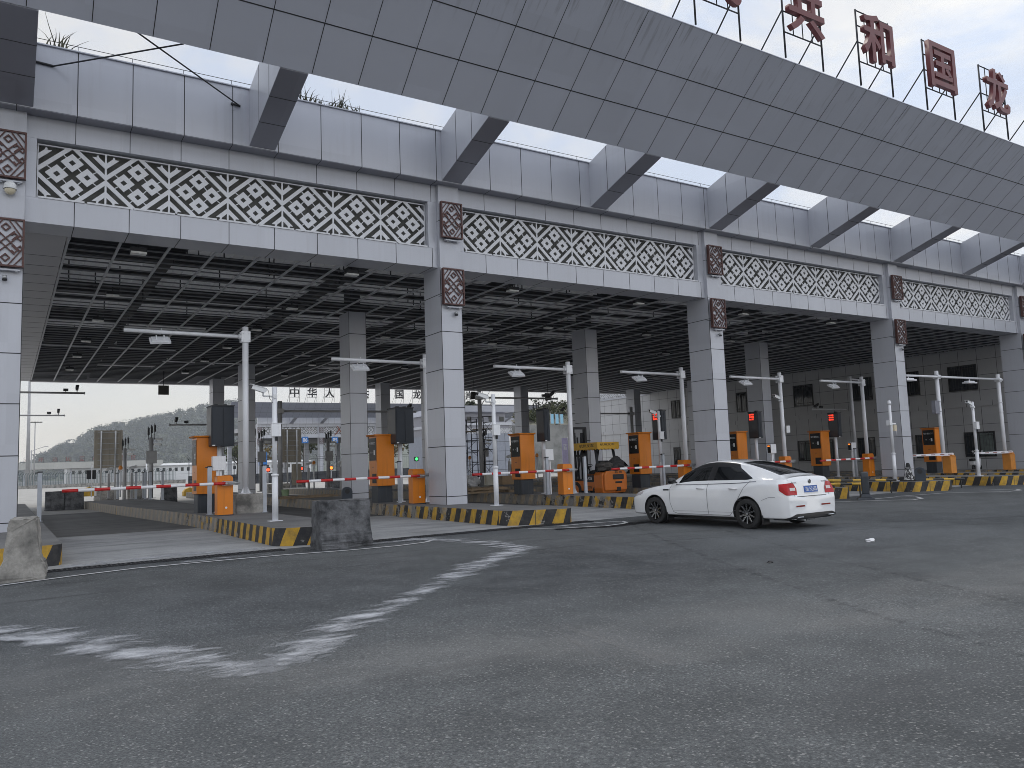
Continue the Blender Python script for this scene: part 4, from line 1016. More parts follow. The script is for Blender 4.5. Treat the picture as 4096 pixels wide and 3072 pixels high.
# sweep a patch around the rear corner: angle 0 = side, 90 = straight back
def rear_patch(name, th0, th1, z0, z1, m, s=1, off=.006, n=26, zf=None, parent=None):
    b = MB(); prev = None; C0_ = Vector((-1.75, s*.30, 0)); k = 5
    for i in range(n+1):
        t = i/n; a = R(th0+(th1-th0)*t); col = []
        za, zb = (z0, z1) if zf is None else zf(t)
        for j in range(k+1):
            z = za+(zb-za)*j/k; d = Vector((-math.sin(a), s*math.cos(a), 0)); o = C0_+Vector((0,0,z))+d*1.6
            loc = hit(o, -d)[0]
            if loc is None: col = None; break
            col.append(tuple(loc + d*off))
        if prev and col:
            for j in range(k): b.quad(prev[j],col[j],col[j+1],prev[j+1])
        prev = col
    return b.build(name, m, parent or CAR, smooth=True)
for s in (1,-1):
    tl = rear_patch('tail_light', 38, 73, .76, .93, REDL, s, .010, zf=lambda t: (.70+.10*max(0,1-3.5*t), .925+.03*t-.62*max(0,t-.78)) )
    rear_patch('tail_light_lens', 56, 69, .785, .845, CLEARL, s, .014, parent=tl)
    rear_patch('reflector', 66, 92, .455, .485, mat('reflector_red',(.22,.02,.012),.2), s, .008)
    rear_patch('lower_trim', 38, 135 if 0 else 122, .20, .30, TRIM, s, .012, zf=lambda t: (.20, .20+.115*min(1,t*3.2)))
    b = MB(); b.box(-2.43,-2.39,min(s*.42,s*.62),max(s*.42,s*.62),.235,.262); b.build('exhaust_trim', CHROME, CAR, bevel=.008)
def rear_x(y, z):
    l = hit((-4,y,z),(1,0,0))[0]; return l.x if l is not None else -2.36
def flat_rear(name, y0, y1, z0, z1, m, off=.01, bev=0):
    b = MB(); P = []
    xs_ = min(rear_x((y0+y1)/2,z0), rear_x(y0,(z0+z1)/2), rear_x((y0+y1)/2,z0)); xt = min(rear_x((y0+y1)/2,z1), rear_x(y0,z1))
    b.hexa([(xs_-off,y0,z0),(xs_-off,y1,z0),(xs_+.03,y1,z0),(xs_+.03,y0,z0),(xt-off,y0,z1),(xt-off,y1,z1),(xt+.03,y1,z1),(xt+.03,y0,z1)])
    return b.build(name, m, CAR, bevel=bev), xs_, xt
PL, xa, xb = flat_rear('number_plate', -.22, .22, .735, .870, mat('plate_blue',(.02,.10,.38),.35), .016, .004)
shear = Matrix(((1,0,(xb-xa)/.135,0),(0,1,0,0),(0,0,1,0),(0,0,0,1)))
PW = mat('plate_white',(.75,.76,.78),.4)
def rear_text(name, s, m, y, z, w, h, xoff, bold=.0):
    me = text_mesh(s, .1, .004, bold); me.transform(Matrix.Diagonal((w/max(me['w'],1e-4), h/max(me['h'],1e-4), 1, 1))); me.transform(Matrix.Rotation(R(90),4,'X')); me.transform(Matrix.Rotation(R(-90),4,'Z')); me.transform(shear if name == 'plate_text' else Matrix())
    me.materials.clear(); me.materials.append(m); o = bpy.data.objects.new(name, me); COL.objects.link(o); o.parent = PL if name == 'plate_text' else CAR; o.location = (xoff, y, z)
rear_text('plate_text', '桂L', PW, .135, .802, .12, .085, (xa+xb)/2-.019); rear_text('plate_text', 'FC605', PW, -.065, .802, .23, .085, (xa+xb)/2-.019)
b = MB(); z = .80; b.box(xa-.020, xa+.02, -.228, .228, .728, .735); b.box(xb-.020, xb+.02, -.228, .228, .870, .877); b.build('plate_frame', PW, PL)
rear_text('badge_text', 'SKODA', CHROME, .52, .945, .17, .028, rear_x(.52,.945)-.008); rear_text('badge_text', 'OCTAVIA', CHROME, -.50, .945, .19, .028, rear_x(-.5,.945)-.008)
ex = rear_x(0,.955); b = MB(); b.cyl((ex-.014,0,.955),(ex+.03,0,.955),.046,20,0); b.cyl((ex-.018,0,.955),(ex-.012,0,.955),.038,20,1); b.prism([(-.028,.94),(.0,.975),(.028,.96),(.01,.955),(.012,.93),(-.002,.945)],.004,'x',ex-.023,0); b.build('emblem', [CHROME, TRIM], CAR)
b = MB(); xx = rear_x(0,.665); b.box(xx-.012,xx+.02,-.50,.50,.655,.668); b.build('boot_trim', CHROME, CAR)
# boot outline and boot lip line
b = MB()
for y in (.58,-.58):
    for z0, z1 in ((.66,.74),(.74,.82),(.82,.90),(.90,.98)):
        x0_, x1_ = rear_x(y,z0)-.004, rear_x(y,z1)-.004; b.quad((x0_,y-.005,z0),(x0_,y+.005,z0),(x1_,y+.005,z1),(x1_,y-.005,z1))
b.build('boot_gap', GAP, CAR)
# headlight slivers
def front_patch(name, y0, y1, z0, z1, m, s):
    b = MB(); prev = None
    for i in range(13):
        t = i/12; x = 2.16-.42*t; col = []
        for j in range(4):
            z = z0+.10*t+(z1-z0)*j/3; p = side_pt(x, z, .006, s)
            if p is None: col = None; break
            col.append(tuple(p))
        if prev and col:
            for j in range(3): b.quad(prev[j],col[j],col[j+1],prev[j+1])
        prev = col
    b.build(name, m, CAR, smooth=True)
for s in (1,-1): front_patch('headlight', 0, 0, .60, .70, CLEARL, s)
# wheels
def wheel(x, s):
    t = MB(); t.lathe([(.20,-.09),(.29,-.105),(.31,-.085),(.315,-.03),(.315,.03),(.31,.085),(.29,.105),(.20,.09)],40,axis='y'); w = t.build('wheel', TYRE, CAR, loc=(x, s*.80, .315))
    r = MB(); r.lathe([(.215,.10),(.205,.105),(.195,.085),(.19,-.02),(0,-.02)],36,axis='y',m=0); r.lathe([(.222,.094),(.217,.104),(.205,.104),(.20,.094)],36,axis='y',m=0,closed=True)
    for k in range(10):
        a = k*math.pi/5; M = Matrix.Rotation(a,4,'Y'); wd = .011
        r.hexa([(-.017,.02,.03),(.017,.02,.03),(.017,.075,.03),(-.017,.075,.03),(-wd,.04,.205),(wd,.04,.205),(wd,.098,.205),(-wd,.098,.205)],0,M)
        r.hexa([(.006,.076,.03),(.014,.076,.03),(.014,.079,.03),(.006,.079,.03),(.004,.097,.205),(.011,.097,.205),(.011,.102,.205),(.004,.102,.205)],1,M)
        r.hexa([(-.014,.076,.03),(-.010,.076,.03),(-.010,.079,.03),(-.014,.079,.03),(-.011,.097,.205),(-.007,.097,.205),(-.007,.102,.205),(-.011,.102,.205)],1,M)
    r.cyl((0,.02,0),(0,.085,0),.042,16,0); r.cyl((0,.085,0),(0,.09,0),.028,16,1)
    o = r.build('rim', [RIMD, ALLOY], w)
    if s < 0: w.rotation_euler = (0,0,math.pi)
for x in (1.31,-1.38):
    for s in (1,-1): wheel(x, s)
b = MB(); b.box(-1.05,.98,-.62,.62,.14,.20); b.box(-2.1,-1.75,-.5,.5,.17,.22)
for x in (.93,-1.76):
    for s in (1,-1): b.box(x-.02,x+.02,min(s*.68,s*.88),max(s*.68,s*.88),.10,.34)
b.build('underbody', TRIM, CAR)
b = MB(); b.cyl((-2.1,.3,.20),(-2.36,.3,.19),.03,10); b.build('exhaust', GALV, CAR)
bvh_bm.free()
# ------------------------------------------------------------------ forklift (front = +y)
FL = thing('forklift', (21.35,27.0,gz(21)), 'orange forklift truck with a yellow fringed roof and bags piled on its back', 'forklift', rz=R(2))
FORK = mat('fork_orange',(.62,.17,.02),.4,0,.08,2,.15,(.3,.1,.02)); FYEL = mat('fork_yellow',(.66,.38,.04),.55,0,.1)
b = MB()
prof = [(-.62,.20),(.62,.20),(.66,.42),(.66,.95),(.58,1.08),(-.58,1.08),(-.66,.95),(-.66,.42)]
b.prism(prof, .55, 'y', -1.15); b.prism([(-.60,.30),(.60,.30),(.62,.95),(.5,1.12),(-.5,1.12),(-.62,.95)], .12, 'y', -1.27)
b.build('counterweight', FORK, FL, bevel=.05)
b = MB(); b.box(-.18,.42,-1.295,-1.20,.76,.97); b.box(-.05,.32,-1.295,-1.2,.60,.68); b.box(.02,.24,-1.295,-1.2,.28,.45); b.build('vent', BLACKP, FL, bevel=.02)
b = MB(); b.box(-.60,.60,-.60,.75,.30,.72); b.box(-.56,.56,-.60,-.05,.72,.98); b.build('chassis', FORK, FL, bevel=.03)
b = MB(); b.box(-.565,.565,-.58,-.06,.985,1.03); b.box(-.605,-.56,-.55,.05,.66,.96); b.box(-.5,.5,-.05,.7,.73,.78); b.box(.1,.4,.3,.6,.78,1.1); b.build('engine_cover', DARK, FL, bevel=.02)
b = MB(); b.box(-.28,.28,-.45,-.0,1.03,1.16); b.box(-.28,.28,-.55,-.42,1.10,1.55); b.build('seat', RUBBER, FL, bevel=.04)
b = MB(); b.lathe([(.19,-.015),(.205,0),(.19,.015),(.175,0)],24,c=(0,0,0),closed=True); b.box(-.18,.18,-.015,.015,-.01,.01); b.cyl((0,0,0),(0,0,-.5),.03,8); sw = b.build('steering_wheel', DARK, FL, loc=(-.1,.38,1.32)); sw.rotation_euler = (R(-28),0,0)
b = MB()
for s in (1,-1):
    b.cyl((s*.52,-.78,1.0),(s*.48,-.60,2.06),.06,8); b.cyl((s*.52,.72,.75),(s*.46,.30,2.06),.045,8)
    b.box(s*.47-.04,s*.47+.04,-.72,.45,2.04,2.10)
for k in range(7): b.box(-.45,.45,-.66+.17*k,-.63+.17*k,2.06,2.09)
b.build('overhead_guard', DARK, FL)
# yellow fringed awning
b = MB()
def scallop(p0, p1, n):
    p0, p1 = Vector(p0), Vector(p1)
    for k in range(n):
        a, c = p0.lerp(p1,k/n), p0.lerp(p1,(k+1)/n); mid = a.lerp(c,.5)
        b.poly([(a.x,a.y,2.32),(c.x,c.y,2.32),(c.x,c.y,2.05),(mid.x,mid.y,2.00),(a.x,a.y,2.05)])
x0,x1,y0,y1 = -.60,.60,-.86,.72
scallop((x0,y0,0),(x1,y0,0),6); scallop((x0,y1,0),(x0,y0,0),8); scallop((x1,y0,0),(x1,y1,0),8); scallop((x1,y1,0),(x0,y1,0),6)
b.poly([(x0,y0,2.321),(x1,y0,2.321),(x1,y1,2.321),(x0,y1,2.321)])
AW = b.build('awning', FYEL, FL, fix=False); sd = AW.modifiers.new('t','SOLIDIFY'); sd.thickness = .01
TXT = mat('text_dark',(.05,.035,.02),.6)
lettering('awning_text','杭州叉车',TXT,AW,(-.612,-.18,2.19),.16,.004,'-x',.01,fit=(.95,.14))
lettering('awning_text','杭州叉车',TXT,AW,(-.05,-.872,2.22),.16,.004,'-y',.01,fit=(.8,.10))
lettering('rear_text','杭 州',TXT,FL,(.12,-1.285,1.055),.16,.004,'-y',.01,fit=(.38,.10))
lettering('side_text','杭州叉车',TXT,FL,(-.606,-.15,.45),.16,.004,'-x',.01,fit=(.55,.12))
lettering('side_number','A35',WHITEP,FL,(-.612,-.30,.82),.16,.004,'-x',.01,fit=(.28,.13))
b = MB()
for s in (1,-1):
    b.box(s*.34-.06,s*.34+.06,.98,1.12,.12,3.02); b.box(s*.22-.05,s*.22+.05,1.06,1.16,.2,2.8)
for z in (.4,1.75,2.95): b.box(-.40,.40,1.0,1.1,z,z+.10)
b.cyl((-.10,1.03,.4),(-.10,1.03,2.6),.04,10); b.cyl((.10,1.03,.4),(.10,1.03,2.6),.04,10); b.tube([(-.42,1.0,2.45),(-.55,.95,2.46)],.015,6); b.tube([(.42,1.0,2.45),(.58,.95,2.46)],.015,6); b.build('mast', DARK, FL)
b = MB()
for s in (1,-1): b.box(s*.3-.06,s*.3+.06,1.2,2.3,.10,.15); b.box(s*.3-.06,s*.3+.06,1.15,1.22,.1,.7)
b.box(-.55,.55,1.16,1.2,.3,.42); b.build('forks', DARK, FL)
for (x,y,r,w) in ((-.52,-.72,.27,.2),(.52,-.72,.27,.2),(-.52,.62,.34,.24),(.52,.62,.34,.24)):
    b = MB(); b.lathe([(r*.6,-w/2),(r*.95,-w/2),(r,-w/2+.03),(r,w/2-.03),(r*.95,w/2),(r*.6,w/2)],24,axis='x',c=(0,0,0)); wl = b.build('wheel', TYRE, FL, loc=(x,y,r))
    b = MB(); b.cyl((-w/2+.03,0,0),(w/2-.03,0,0),r*.6,20); b.build('rim', FORK, wl)
def lumpy(name, loc, sx, sy, sz, m, seed, amp=.18, sub=3, parent=None):
    bm2 = bmesh.new(); bmesh.ops.create_icosphere(bm2, subdivisions=sub, radius=1); r = random.Random(seed); ph = [r.uniform(0,6) for _ in range(6)]
    for v in bm2.verts:
        c = v.co; k = 1+amp*(math.sin(3.1*c.x+ph[0])*math.cos(2.7*c.y+ph[1])+.6*math.sin(6.3*c.z+ph[2]+4*c.x)+.4*math.sin(9*c.y+ph[3]+5*c.z))
        c *= k; c.x *= sx; c.y *= sy; c.z = max(-.55, c.z)*sz
    me2 = bpy.data.meshes.new(name); bm2.to_mesh(me2); bm2.free(); me2.materials.append(m); o = bpy.data.objects.new(name, me2); COL.objects.link(o); o.location = loc
    if parent: o.parent = parent
    return o
SACK = mat('sack_grey',(.075,.068,.062),.85,0,.4,5,bumps=.5,bscale=14)
tag(lumpy('sack',(20.99,25.95,1.20),.33,.3,.24,SACK,3), 'crumpled grey sack on the left of the forklift back', 'sack', 'sacks on the forklift')
tag(lumpy('sack',(21.59,25.98,1.24),.40,.32,.34,mat('sack_dark',(.035,.034,.036),.8,0,.4,5,bumps=.5,bscale=14),8), 'big dark sack on the right of the forklift back', 'sack', 'sacks on the forklift')
tag(lumpy('plastic_bag',(36.0*.562,36.0,.62),.5,.4,.40,mat('bag_white',(.55,.55,.56),.5,0,.1,3,bumps=.6,bscale=9),5,.25), 'white plastic covered heap right of the near centre column', 'plastic bag')
# pallets and boards on the islands
def pallet(loc, label, n=3, rz=0, L=1.3):
    t = thing('pallet_stack', loc, label, 'pallet', rz=rz); b = MB(); r = random.Random(len(label))
    for k in range(n):
        z = k*.125; dx = r.uniform(-.08,.08)
        for y in (-.45,0,.36): b.box(-L/2+dx,L/2+dx,y,y+.09,z,z+.08)
        for i in range(7): b.box(-L/2+dx+i*L/7,-L/2+dx+i*L/7+.12,-.47,.47,z+.085,z+.105)
    b.build('boards', WOOD, t); return t
pallet((16.95,29.3,top(17)),'flat stack of wooden boards and pallets right of the near centre column',2,R(6),2.2)
pallet((18.2,28.3,top(18)),'small wooden pallet beside the orange kiosk left of the forklift',1,R(-8),1.2)
pallet((11.1,34.5,top(11)),'loose timber planks on the island behind the blackened barrier',1,R(4),2.6)
def crate(loc, label, s, m):
    t = thing('carton', loc, label, 'box'); b = MB(); b.box(-s[0]/2,s[0]/2,-s[1]/2,s[1]/2,0,s[2]); b.build('carton_body', m, t, bevel=.01); b = MB(); b.box(-s[0]/2-.002,s[0]/2+.002,-.03,.03,s[2]*.1,s[2]+.003); b.build('tape', mat('tape',(.4,.3,.18),.4), t); return t
CARD = mat('cardboard',(.40,.28,.17),.8,0,.1,4)
crate((24.9,40,top(24)),'brown cardboard carton seen under the third boom',(.8,.5,.5),CARD)
crate((23.5,39.6,top(23)),'cream cabinet box beside the scaffold foot',(.42,.4,.72),mat('cream_box',(.55,.53,.46),.5))
b = MB(); b.lathe([(.16,0),(.19,.28),(.20,.30),(0,.30)],16,c=(0,0,0)); o = b.build('bucket', mat('bucket_green',(.25,.34,.20),.5)); o.location = (11.55,38.9,top(11)); tag(o,'pale green bucket on the planks behind the camera pole','bucket')
# scaffold tower
t = thing('scaffold_tower', (23.0,40.2,top(23)), 'dark tubular scaffold tower standing right of the near centre column', 'scaffold')
b = MB()
xs2 = [-1.0,.15,1.2]
for x in xs2[:2]:
    for y in (0,1.2): b.cyl((x,y,0),(x,y,3.85),.028,6)
for x in (.45,1.3):
    for y in (0,1.2): b.cyl((x,y,0),(x,y,4.05),.028,6)
for z in (.35,1.2,1.9,2.6,3.1,3.85):
    for y in (0,1.2): b.cyl((-1.0,y,z),(.15,y,z),.022,6); b.cyl((.45,y,z+.15),(1.3,y,z+.15),.022,6)
for z in (.4,1.7,2.9):
    b.cyl((-1,0,z),(.15,0,z+.95),.012,5); b.cyl((.15,0,z),(-1,0,z+.95),.012,5); b.cyl((.45,0,z),(1.3,0,z+.95),.012,5); b.cyl((1.3,0,z),(.45,0,z+.95),.012,5)
for x in (-1,.15,.45,1.3):
    for z in (1.2,2.6,3.7): b.cyl((x,0,z),(x,1.2,z),.02,6)
b.build('tubes', FRAMEB, t)
b = MB(); b.box(-1,.15,.1,1.1,3.12,3.16); b.box(.45,1.3,.1,1.1,3.27,3.31); b.build('platform', WOOD, t)
for x in (-1,.15,.45,1.3):
    b = MB(); b.cyl((x-.02,0,-.0+.08),(x+.02,0,.08),.08,12); b.build('castor', RUBBER, t)
# parked scooter at the wall
t = thing('scooter', (49.2,25.6,top(49)-.2), 'white and black scooter parked by the wall behind the camera pole at far right', 'scooter', rz=R(10))
for x in (-.55,.6):
    b = MB(); b.lathe([(.14,-.045),(.20,-.04),(.215,0),(.20,.04),(.14,.045)],18,axis='y'); b.cyl((0,-.03,0),(0,.03,0),.14,14); b.build('wheel', TYRE, t, loc=(x,0,.21))
b = MB(); b.prism([(-.75,.42),(-.2,.32),(.25,.22),(.35,.25),(.5,.75),(.42,.78),(.25,.42),(-.1,.5),(-.25,.68),(-.8,.62)],.26,'y',-.13); b.build('bodywork', WHITEP, t, bevel=.03)
b = MB(); b.prism([(-.82,.64),(-.2,.69),(-.2,.76),(-.5,.80),(-.85,.76)],.24,'y',-.12); b.build('seat', RUBBER, t, bevel=.02)
b = MB(); b.cyl((.6,0,.3),(.38,0,.98),.03,8); b.cyl((.38,-.3,1.0),(.38,.3,1.0),.018,8); b.cyl((.44,-.0,.95),(.50,0,.93),.08,12); b.build('handlebar', DARK, t)
for s in (1,-1):
    b = MB(); b.cyl((.36,s*.25,1.2),(.38,s*.25,1.2),.06,12); b.cyl((.37,s*.25,1.0),(.37,s*.25,1.2),.008,5); b.build('mirror', CAMW, t)
# small litter
for i, (p, lab, s) in enumerate((((1881,1170),'crumpled white paper scrap on the asphalt right of the car',.06),((1664,1216),'small dark stone on the open asphalt below the car boot',.035),((672,1172),'clear plastic bottle at the foot of the striped kerb',.10),((736,1135+5),'pale rag lying beside the blackened barrier',.16))):
    q = gnd(*p); o = lumpy('litter', (q.x,q.y,q.z+s*.3), s*1.6, s, s*.6, [WHITEP,BLACKP,CAMW,CONC][i], i, .3, 2); tag(o, lab, 'litter')
# ------------------------------------------------------------------ side building
SB = thing('side_building', (0,0,0), 'long pale panelled side building with barred windows along the right of the lanes', 'building')
WALLP = mat('wall_panel', (.50,.50,.51), .42, 0, .06, .5, .12, (.25,.25,.26))
b = MB(); b.box(52, 60, 12, 66, -.6, 9.6)
y = 12.4
while y < 66: b.box(51.996, 52.01, y-.011, y+.011, -.5, 9.6, 1); y += 1.17
for z in (.72, 1.72, 2.89, 5.04-.0, 6.0, 6.98): b.box(51.995, 52.01, 12, 66, z-.010, z+.010, 1)
b.build('wall', [WALLP, SEAM], SB)
b = MB(); b.box(51.93, 51.992, 12, 66, 4.03, 4.38)
y = 12.9
while y < 66: b.box(51.926, 51.99, y-.011, y+.011, 4.028, 4.382, 1); y += 1.6
b.build('belt_course', [WALLP, SEAM], SB)
CURT = mat('curtain_green', (.16,.19,.18), .7, 0, .3, 4)
WING = mat('window_glass', (.02,.024,.028), .05)
def window(y0, y1, z0, z1, cur=False):
    b = MB(); t = .07
    for (ya,yb,za,zb) in ((y0,y1,z0,z0+t),(y0,y1,z1-t,z1),(y0,y0+t,z0+t,z1-t),(y1-t,y1,z0+t,z1-t),((y0+y1)/2-.03,(y0+y1)/2+.03,z0+t,z1-t)): b.box(51.94,51.99,ya,yb,za,zb)
    if not cur or True:
        k = int((y1-y0)/.16)
        for i in range(1,k): b.cyl((51.9,y0+(y1-y0)*i/k,z0+.02),(51.9,y0+(y1-y0)*i/k,z1-.02),.009,5)
        for z in (z0+.22, z1-.22): b.cyl((51.9,y0,z),(51.9,y1,z),.010,5)
        for yy in (y0+.1,y1-.4): 
            for (ya,yb,za,zb) in ((yy,yy+.3,z1-.2,z1-.19),(yy,yy+.3,z1-.5,z1-.49),(yy,yy+.01,z1-.5,z1-.19),(yy+.29,yy+.3,z1-.5,z1-.19)): b.box(51.885,51.90,ya,yb,za,zb)
    f = b.build('window', WINFR, SB)
    b = MB(); b.box(51.972,51.988,y0+t,y1-t,z0+t,z1-t); b.build('pane', WING, f)
    if cur:
        b = MB(); n = 14; ya = y0+.12; w = (y1-y0)*.55/n
        for i in range(n): b.quad((51.970-.004*(i%2),ya+w*i,z0+.1),(51.970-.004*((i+1)%2),ya+w*(i+1),z0+.1),(51.970-.004*((i+1)%2),ya+w*(i+1),z1-.1),(51.970-.004*(i%2),ya+w*i,z1-.1))
        b.build('curtain', CURT, f)
for y0,y1 in ((20.5,22.2),(26.5,28.34),(30.3,31.7),(33.8,35.5),(38.72,40.5),(45.2,46.3),(53.0,54.1)): window(y0,y1,5.08,6.72)
for y0,y1,c in ((20.4,22.6,1),(25.75,27.65,1),(29.3,30.9,1),(33.9,35.25,0),(37.25,38.4,1),(39.0,40.4,1),(53.25,54.1,0)): window(y0,y1,.84,2.42,bool(c))
b = MB(); b.box(51.90,51.99,57.4,66,7.55,7.68); b.build('cornice', WHITE, SB)
for k in range(6): o = inst('lattice_panel', LATM, SB, (51.93, 58.1+1.32*k, 8.36), (1.3,1,1.3)); o.rotation_euler = (0,0,R(-90))
# pipes and cctv arms along the wall
def cctv_arm(loc, label, L, h, left=True, grey=True, zdrop=.5, cams=2):
    t = thing('camera_gantry', loc, label, 'camera gantry', group='dark camera arms on posts over the lanes'); s = -1 if left else 1
    m = POLEG if grey else POLEW
    b = MB(); b.cyl((0,0,0),(0,0,h),.11,14); b.box(-.17,.17,-.17,.17,h-zdrop-.12,h-zdrop+.12); b.build('pole', m, t)
    b = MB(); b.cyl((0,0,h-zdrop),(s*L,0,h-zdrop),.055,10); b.cyl((s*L,0,h-zdrop),(s*(L+.04),0,h-zdrop),.075,10); b.build('arm', m, t)
    for k in range(cams):
        b = MB(); x = s*(L-.35-.55*k); z = h-zdrop
        if k == 0: b.cyl((x,0,z),(x,0,z+.14),.02,6); bullet(Matrix.Translation((x,0,z+.26)) @ Matrix.Rotation(R(90),4,'Z') @ Matrix.Rotation(R(25),4,'Y') @ Matrix.Scale(1.1,4), b)
        else: b.cyl((x,0,z),(x,0,z+.10),.02,6); b.box(x-.12,x+.12,-.07,.07,z+.10,z+.24)
        b.build('camera', [DARK, DARK], t)
    return t
cctv_arm((-.35,50.0,0),'dark camera arm reaching from behind the left column, upper one',4.0,6.75,False,cams=2)
cctv_arm((-.4,62.0,0),'dark camera arm reaching from behind the left column, lower one',3.75,6.35,False,cams=2)
cctv_arm((10.85,50.0,gz(10)),'camera arm reaching left from behind the leftmost message board',2.75,5.0,True,cams=2)
q = gZ7(890,505,KH); cctv_arm(tuple(q),'thick grey camera post with arm over the second lane from the left',7.4,(yR4(800,462,q.y).z-q.z),False)
q = gA6(285,1100,KH); cctv_arm((q.x,min(q.y,46),top(q.x)),'thick grey camera post with arm, behind the scaffold tower',5.2,5.35,False)
q = yB4(1212,430,44); cctv_arm((q.x,44,top(q.x)),'grey camera post with arm, behind the orange kiosk right of the forklift',6.5,q.z-top(q.x),True)
q = yA7(1725,330,40); cctv_arm((q.x,36,top(q.x)),'thin pale camera post with long arm before the wall over the car roof',6.3,4.6,True,False,.25)
# camera masts with antenna boxes at the far ends of the islands
def mast(loc, label, h=3.35):
    t = thing('camera_mast', loc, label, 'camera mast', group='camera masts with antenna boxes at the far lane ends')
    b = MB(); b.cyl((0,0,0),(0,0,h),.115,16); b.cyl((0,0,0),(0,0,.03),.25,16); b.build('pole', POLEG, t)
    for x, z in ((-.13,.12),(.02,.22),(.18,.30)):
        b = MB(); b.box(x-.045,x+.045,-.12,.02,h+z,h+z+.36); b.cyl((x,0.04,h-.1),(x,.04,h+z+.45),.018,6); b.build('antenna', DARK, t)
    b = MB(); b.cyl((-.18,0,h-.35),(.42,0,h-.35),.03,8); bullet(Matrix.Translation((.36,-.05,h-.1)) @ Matrix.Rotation(R(180),4,'Z'), b); bullet(Matrix.Translation((.28,-.12,h-.36)) @ Matrix.Rotation(R(160),4,'Z') @ Matrix.Rotation(R(-8),4,'Y'), b); b.build('cameras', [CAMW, DARK], t)
    b = MB(); b.box(-.26,.26,-.22,-.11,h-1.35,h-.72); b.box(-.28,.28,-.24,-.10,h-.72,h-.69); b.build('cabinet', POLEG, t, bevel=.01); return t
m0 = mast((6.29,54.8,.0), 'grey camera mast nearest the big sign board back', 3.3); kids(m0)
bpy.data.objects.remove([c for c in kids(m0) if c.name.startswith('cabinet')][0])
m1 = mast((6.42,45.2,.37), 'grey camera mast with a cabinet between sign board and leftmost kiosk', 3.15)
q = yR4(462,1100,50); dup(m1, (q.x,50,top(q.x)), 'grey camera mast with a cabinet just right of the leftmost lamp post')
q = yM2(1378,470,52); dup(m1, (q.x,52,top(q.x)), 'grey camera mast with a cabinet before the far gate, left of the second tall column')
q = yB3(375,1000,52); dup(m1, (q.x,52,top(q.x)), 'grey camera mast seen through the scaffold tower')
# big road sign boards seen from behind
def board(x, y, w, z0, z1, label, low=False):
    t = thing('sign_board', (x,y,gz(x)), label, 'road sign')
    b = MB(); b.box(0,w,0,.04,z0,z1); b.build('panel', BOARDB, t)
    b = MB()
    for px in (w*.24,w*.74): b.cyl((px,-.09,0),(px,-.09,z1-.05),.055,10)
    k = 7
    for i in range(k): z = z0+.15+(z1-z0-.3)*i/(k-1); b.box(w*.12,w*.88,-.03,-.004,z-.02,z+.02)
    b.build('posts', GALV, t)
    if low: b = MB(); b.box(w*.48,w*1.0,-.02,.02,.5,2.1); b.build('small_panel', BOARDB, t)
    return t
board(5.02,60,1.72,2.2,4.72,'big stained sign board seen from behind beyond the leftmost boom'); board(17.62,60,1.45,2.25,4.75,'stained sign board back with a smaller panel below, right of the leftmost lamp post',True)
# hanging square plates under the rear edge
for (x,y,w,lab) in ((7.47,50,.57,'brown square plate hanging under the canopy at the left bay'),(28.42,50,.52,'brown square plate hanging right of the near centre column'),(34.96,50,.52,'brown square plate hanging before the bare tree')):
    t = thing('hanging_plate', (x,y,6.2), lab, 'hanging sign'); b = MB(); b.box(0,w,0,.06,.03,.58); b.build('plate', mat('plate_brown',(.05,.042,.036),.6), t); b = MB(); b.cyl((w/2,.03,.585),(w/2,.03,1.42),.02,6); b.build('hanger', DARK, t)
# small posts with cameras on the far left island
def cam_post(loc, label):
    t = thing('camera_post', loc, label, 'camera post', group='short camera posts at the far lane ends'); b = MB(); b.box(-.06,.06,-.05,.05,0,1.35); b.box(-.12,.12,-.1,.1,0,.02); b.build('post', POLEG, t)
    b = MB(); b.cyl((0,0,1.35),(0,0,1.50),.03,8); bullet(Matrix.Translation((0,0,1.62)) @ Matrix.Rotation(R(200),4,'Z') @ Matrix.Rotation(R(15),4,'Y') @ Matrix.Scale(1.15,4), b); b.build('camera', [CAMW, DARK], t); return t
cp = cam_post((4.94,50,.37), 'short post with a camera under the big sign board, left one'); dup(cp, (5.62,46,.37), 'short post with a camera under the big sign board, right one')
for n, (px, yy, w) in enumerate(((1040,48,'under the second boom, left one'),(1610,46,'under the second boom, right one'))): q = yM2(px,1300,yy); dup(cp, (q.x,yy,top(q.x)), 'short post with a camera ' + w)
q = yB3(830,1500,40); dup(cp, (q.x,40,top(q.x)), 'short post with a camera left of the kiosk beside the forklift')
for x, yy, w in ((5.12,47.5,'below the left post camera'),(5.70,45.0,'below the right post camera'),(6.0,44,'left of the cabinet mast'),(6.25,46.5,'between the two masts, left'),(6.1,43,'between the two masts, right'),(6.35,41,'right of the cabinet mast')):
    dup(I0, (x,yy,.37), 'slim grey sensor post on the left island end ' + w)
t = thing('small_board', (4.55,56,.37), 'small dark board on a thin white post left of the big sign board', 'sign'); b = MB(); b.box(-.26,.26,-.03,.0,1.1,1.65); b.build('panel', DARK, t); b = MB(); b.cyl((.02,-.05,0),(.02,-.05,2.0),.035,8); b.build('post', POLEW, t)
def beacon(loc, label, h=1.6, c=(.75,.26,.03)):
    t = thing('beacon_post', loc, label, 'beacon post', group='slim posts with amber beacons'); b = MB(); b.cyl((0,0,0),(0,0,h),.05,8); b.build('post', POLEW, t); b = MB(); b.lathe([(.10,h),(.12,h+.1),(.08,h+.22),(0,h+.24)],12); b.build('beacon', mat('beacon_amber',c,.3), t); return t
bc = beacon((5.75,52,.37), 'amber beacon on a post in front of the big sign board')
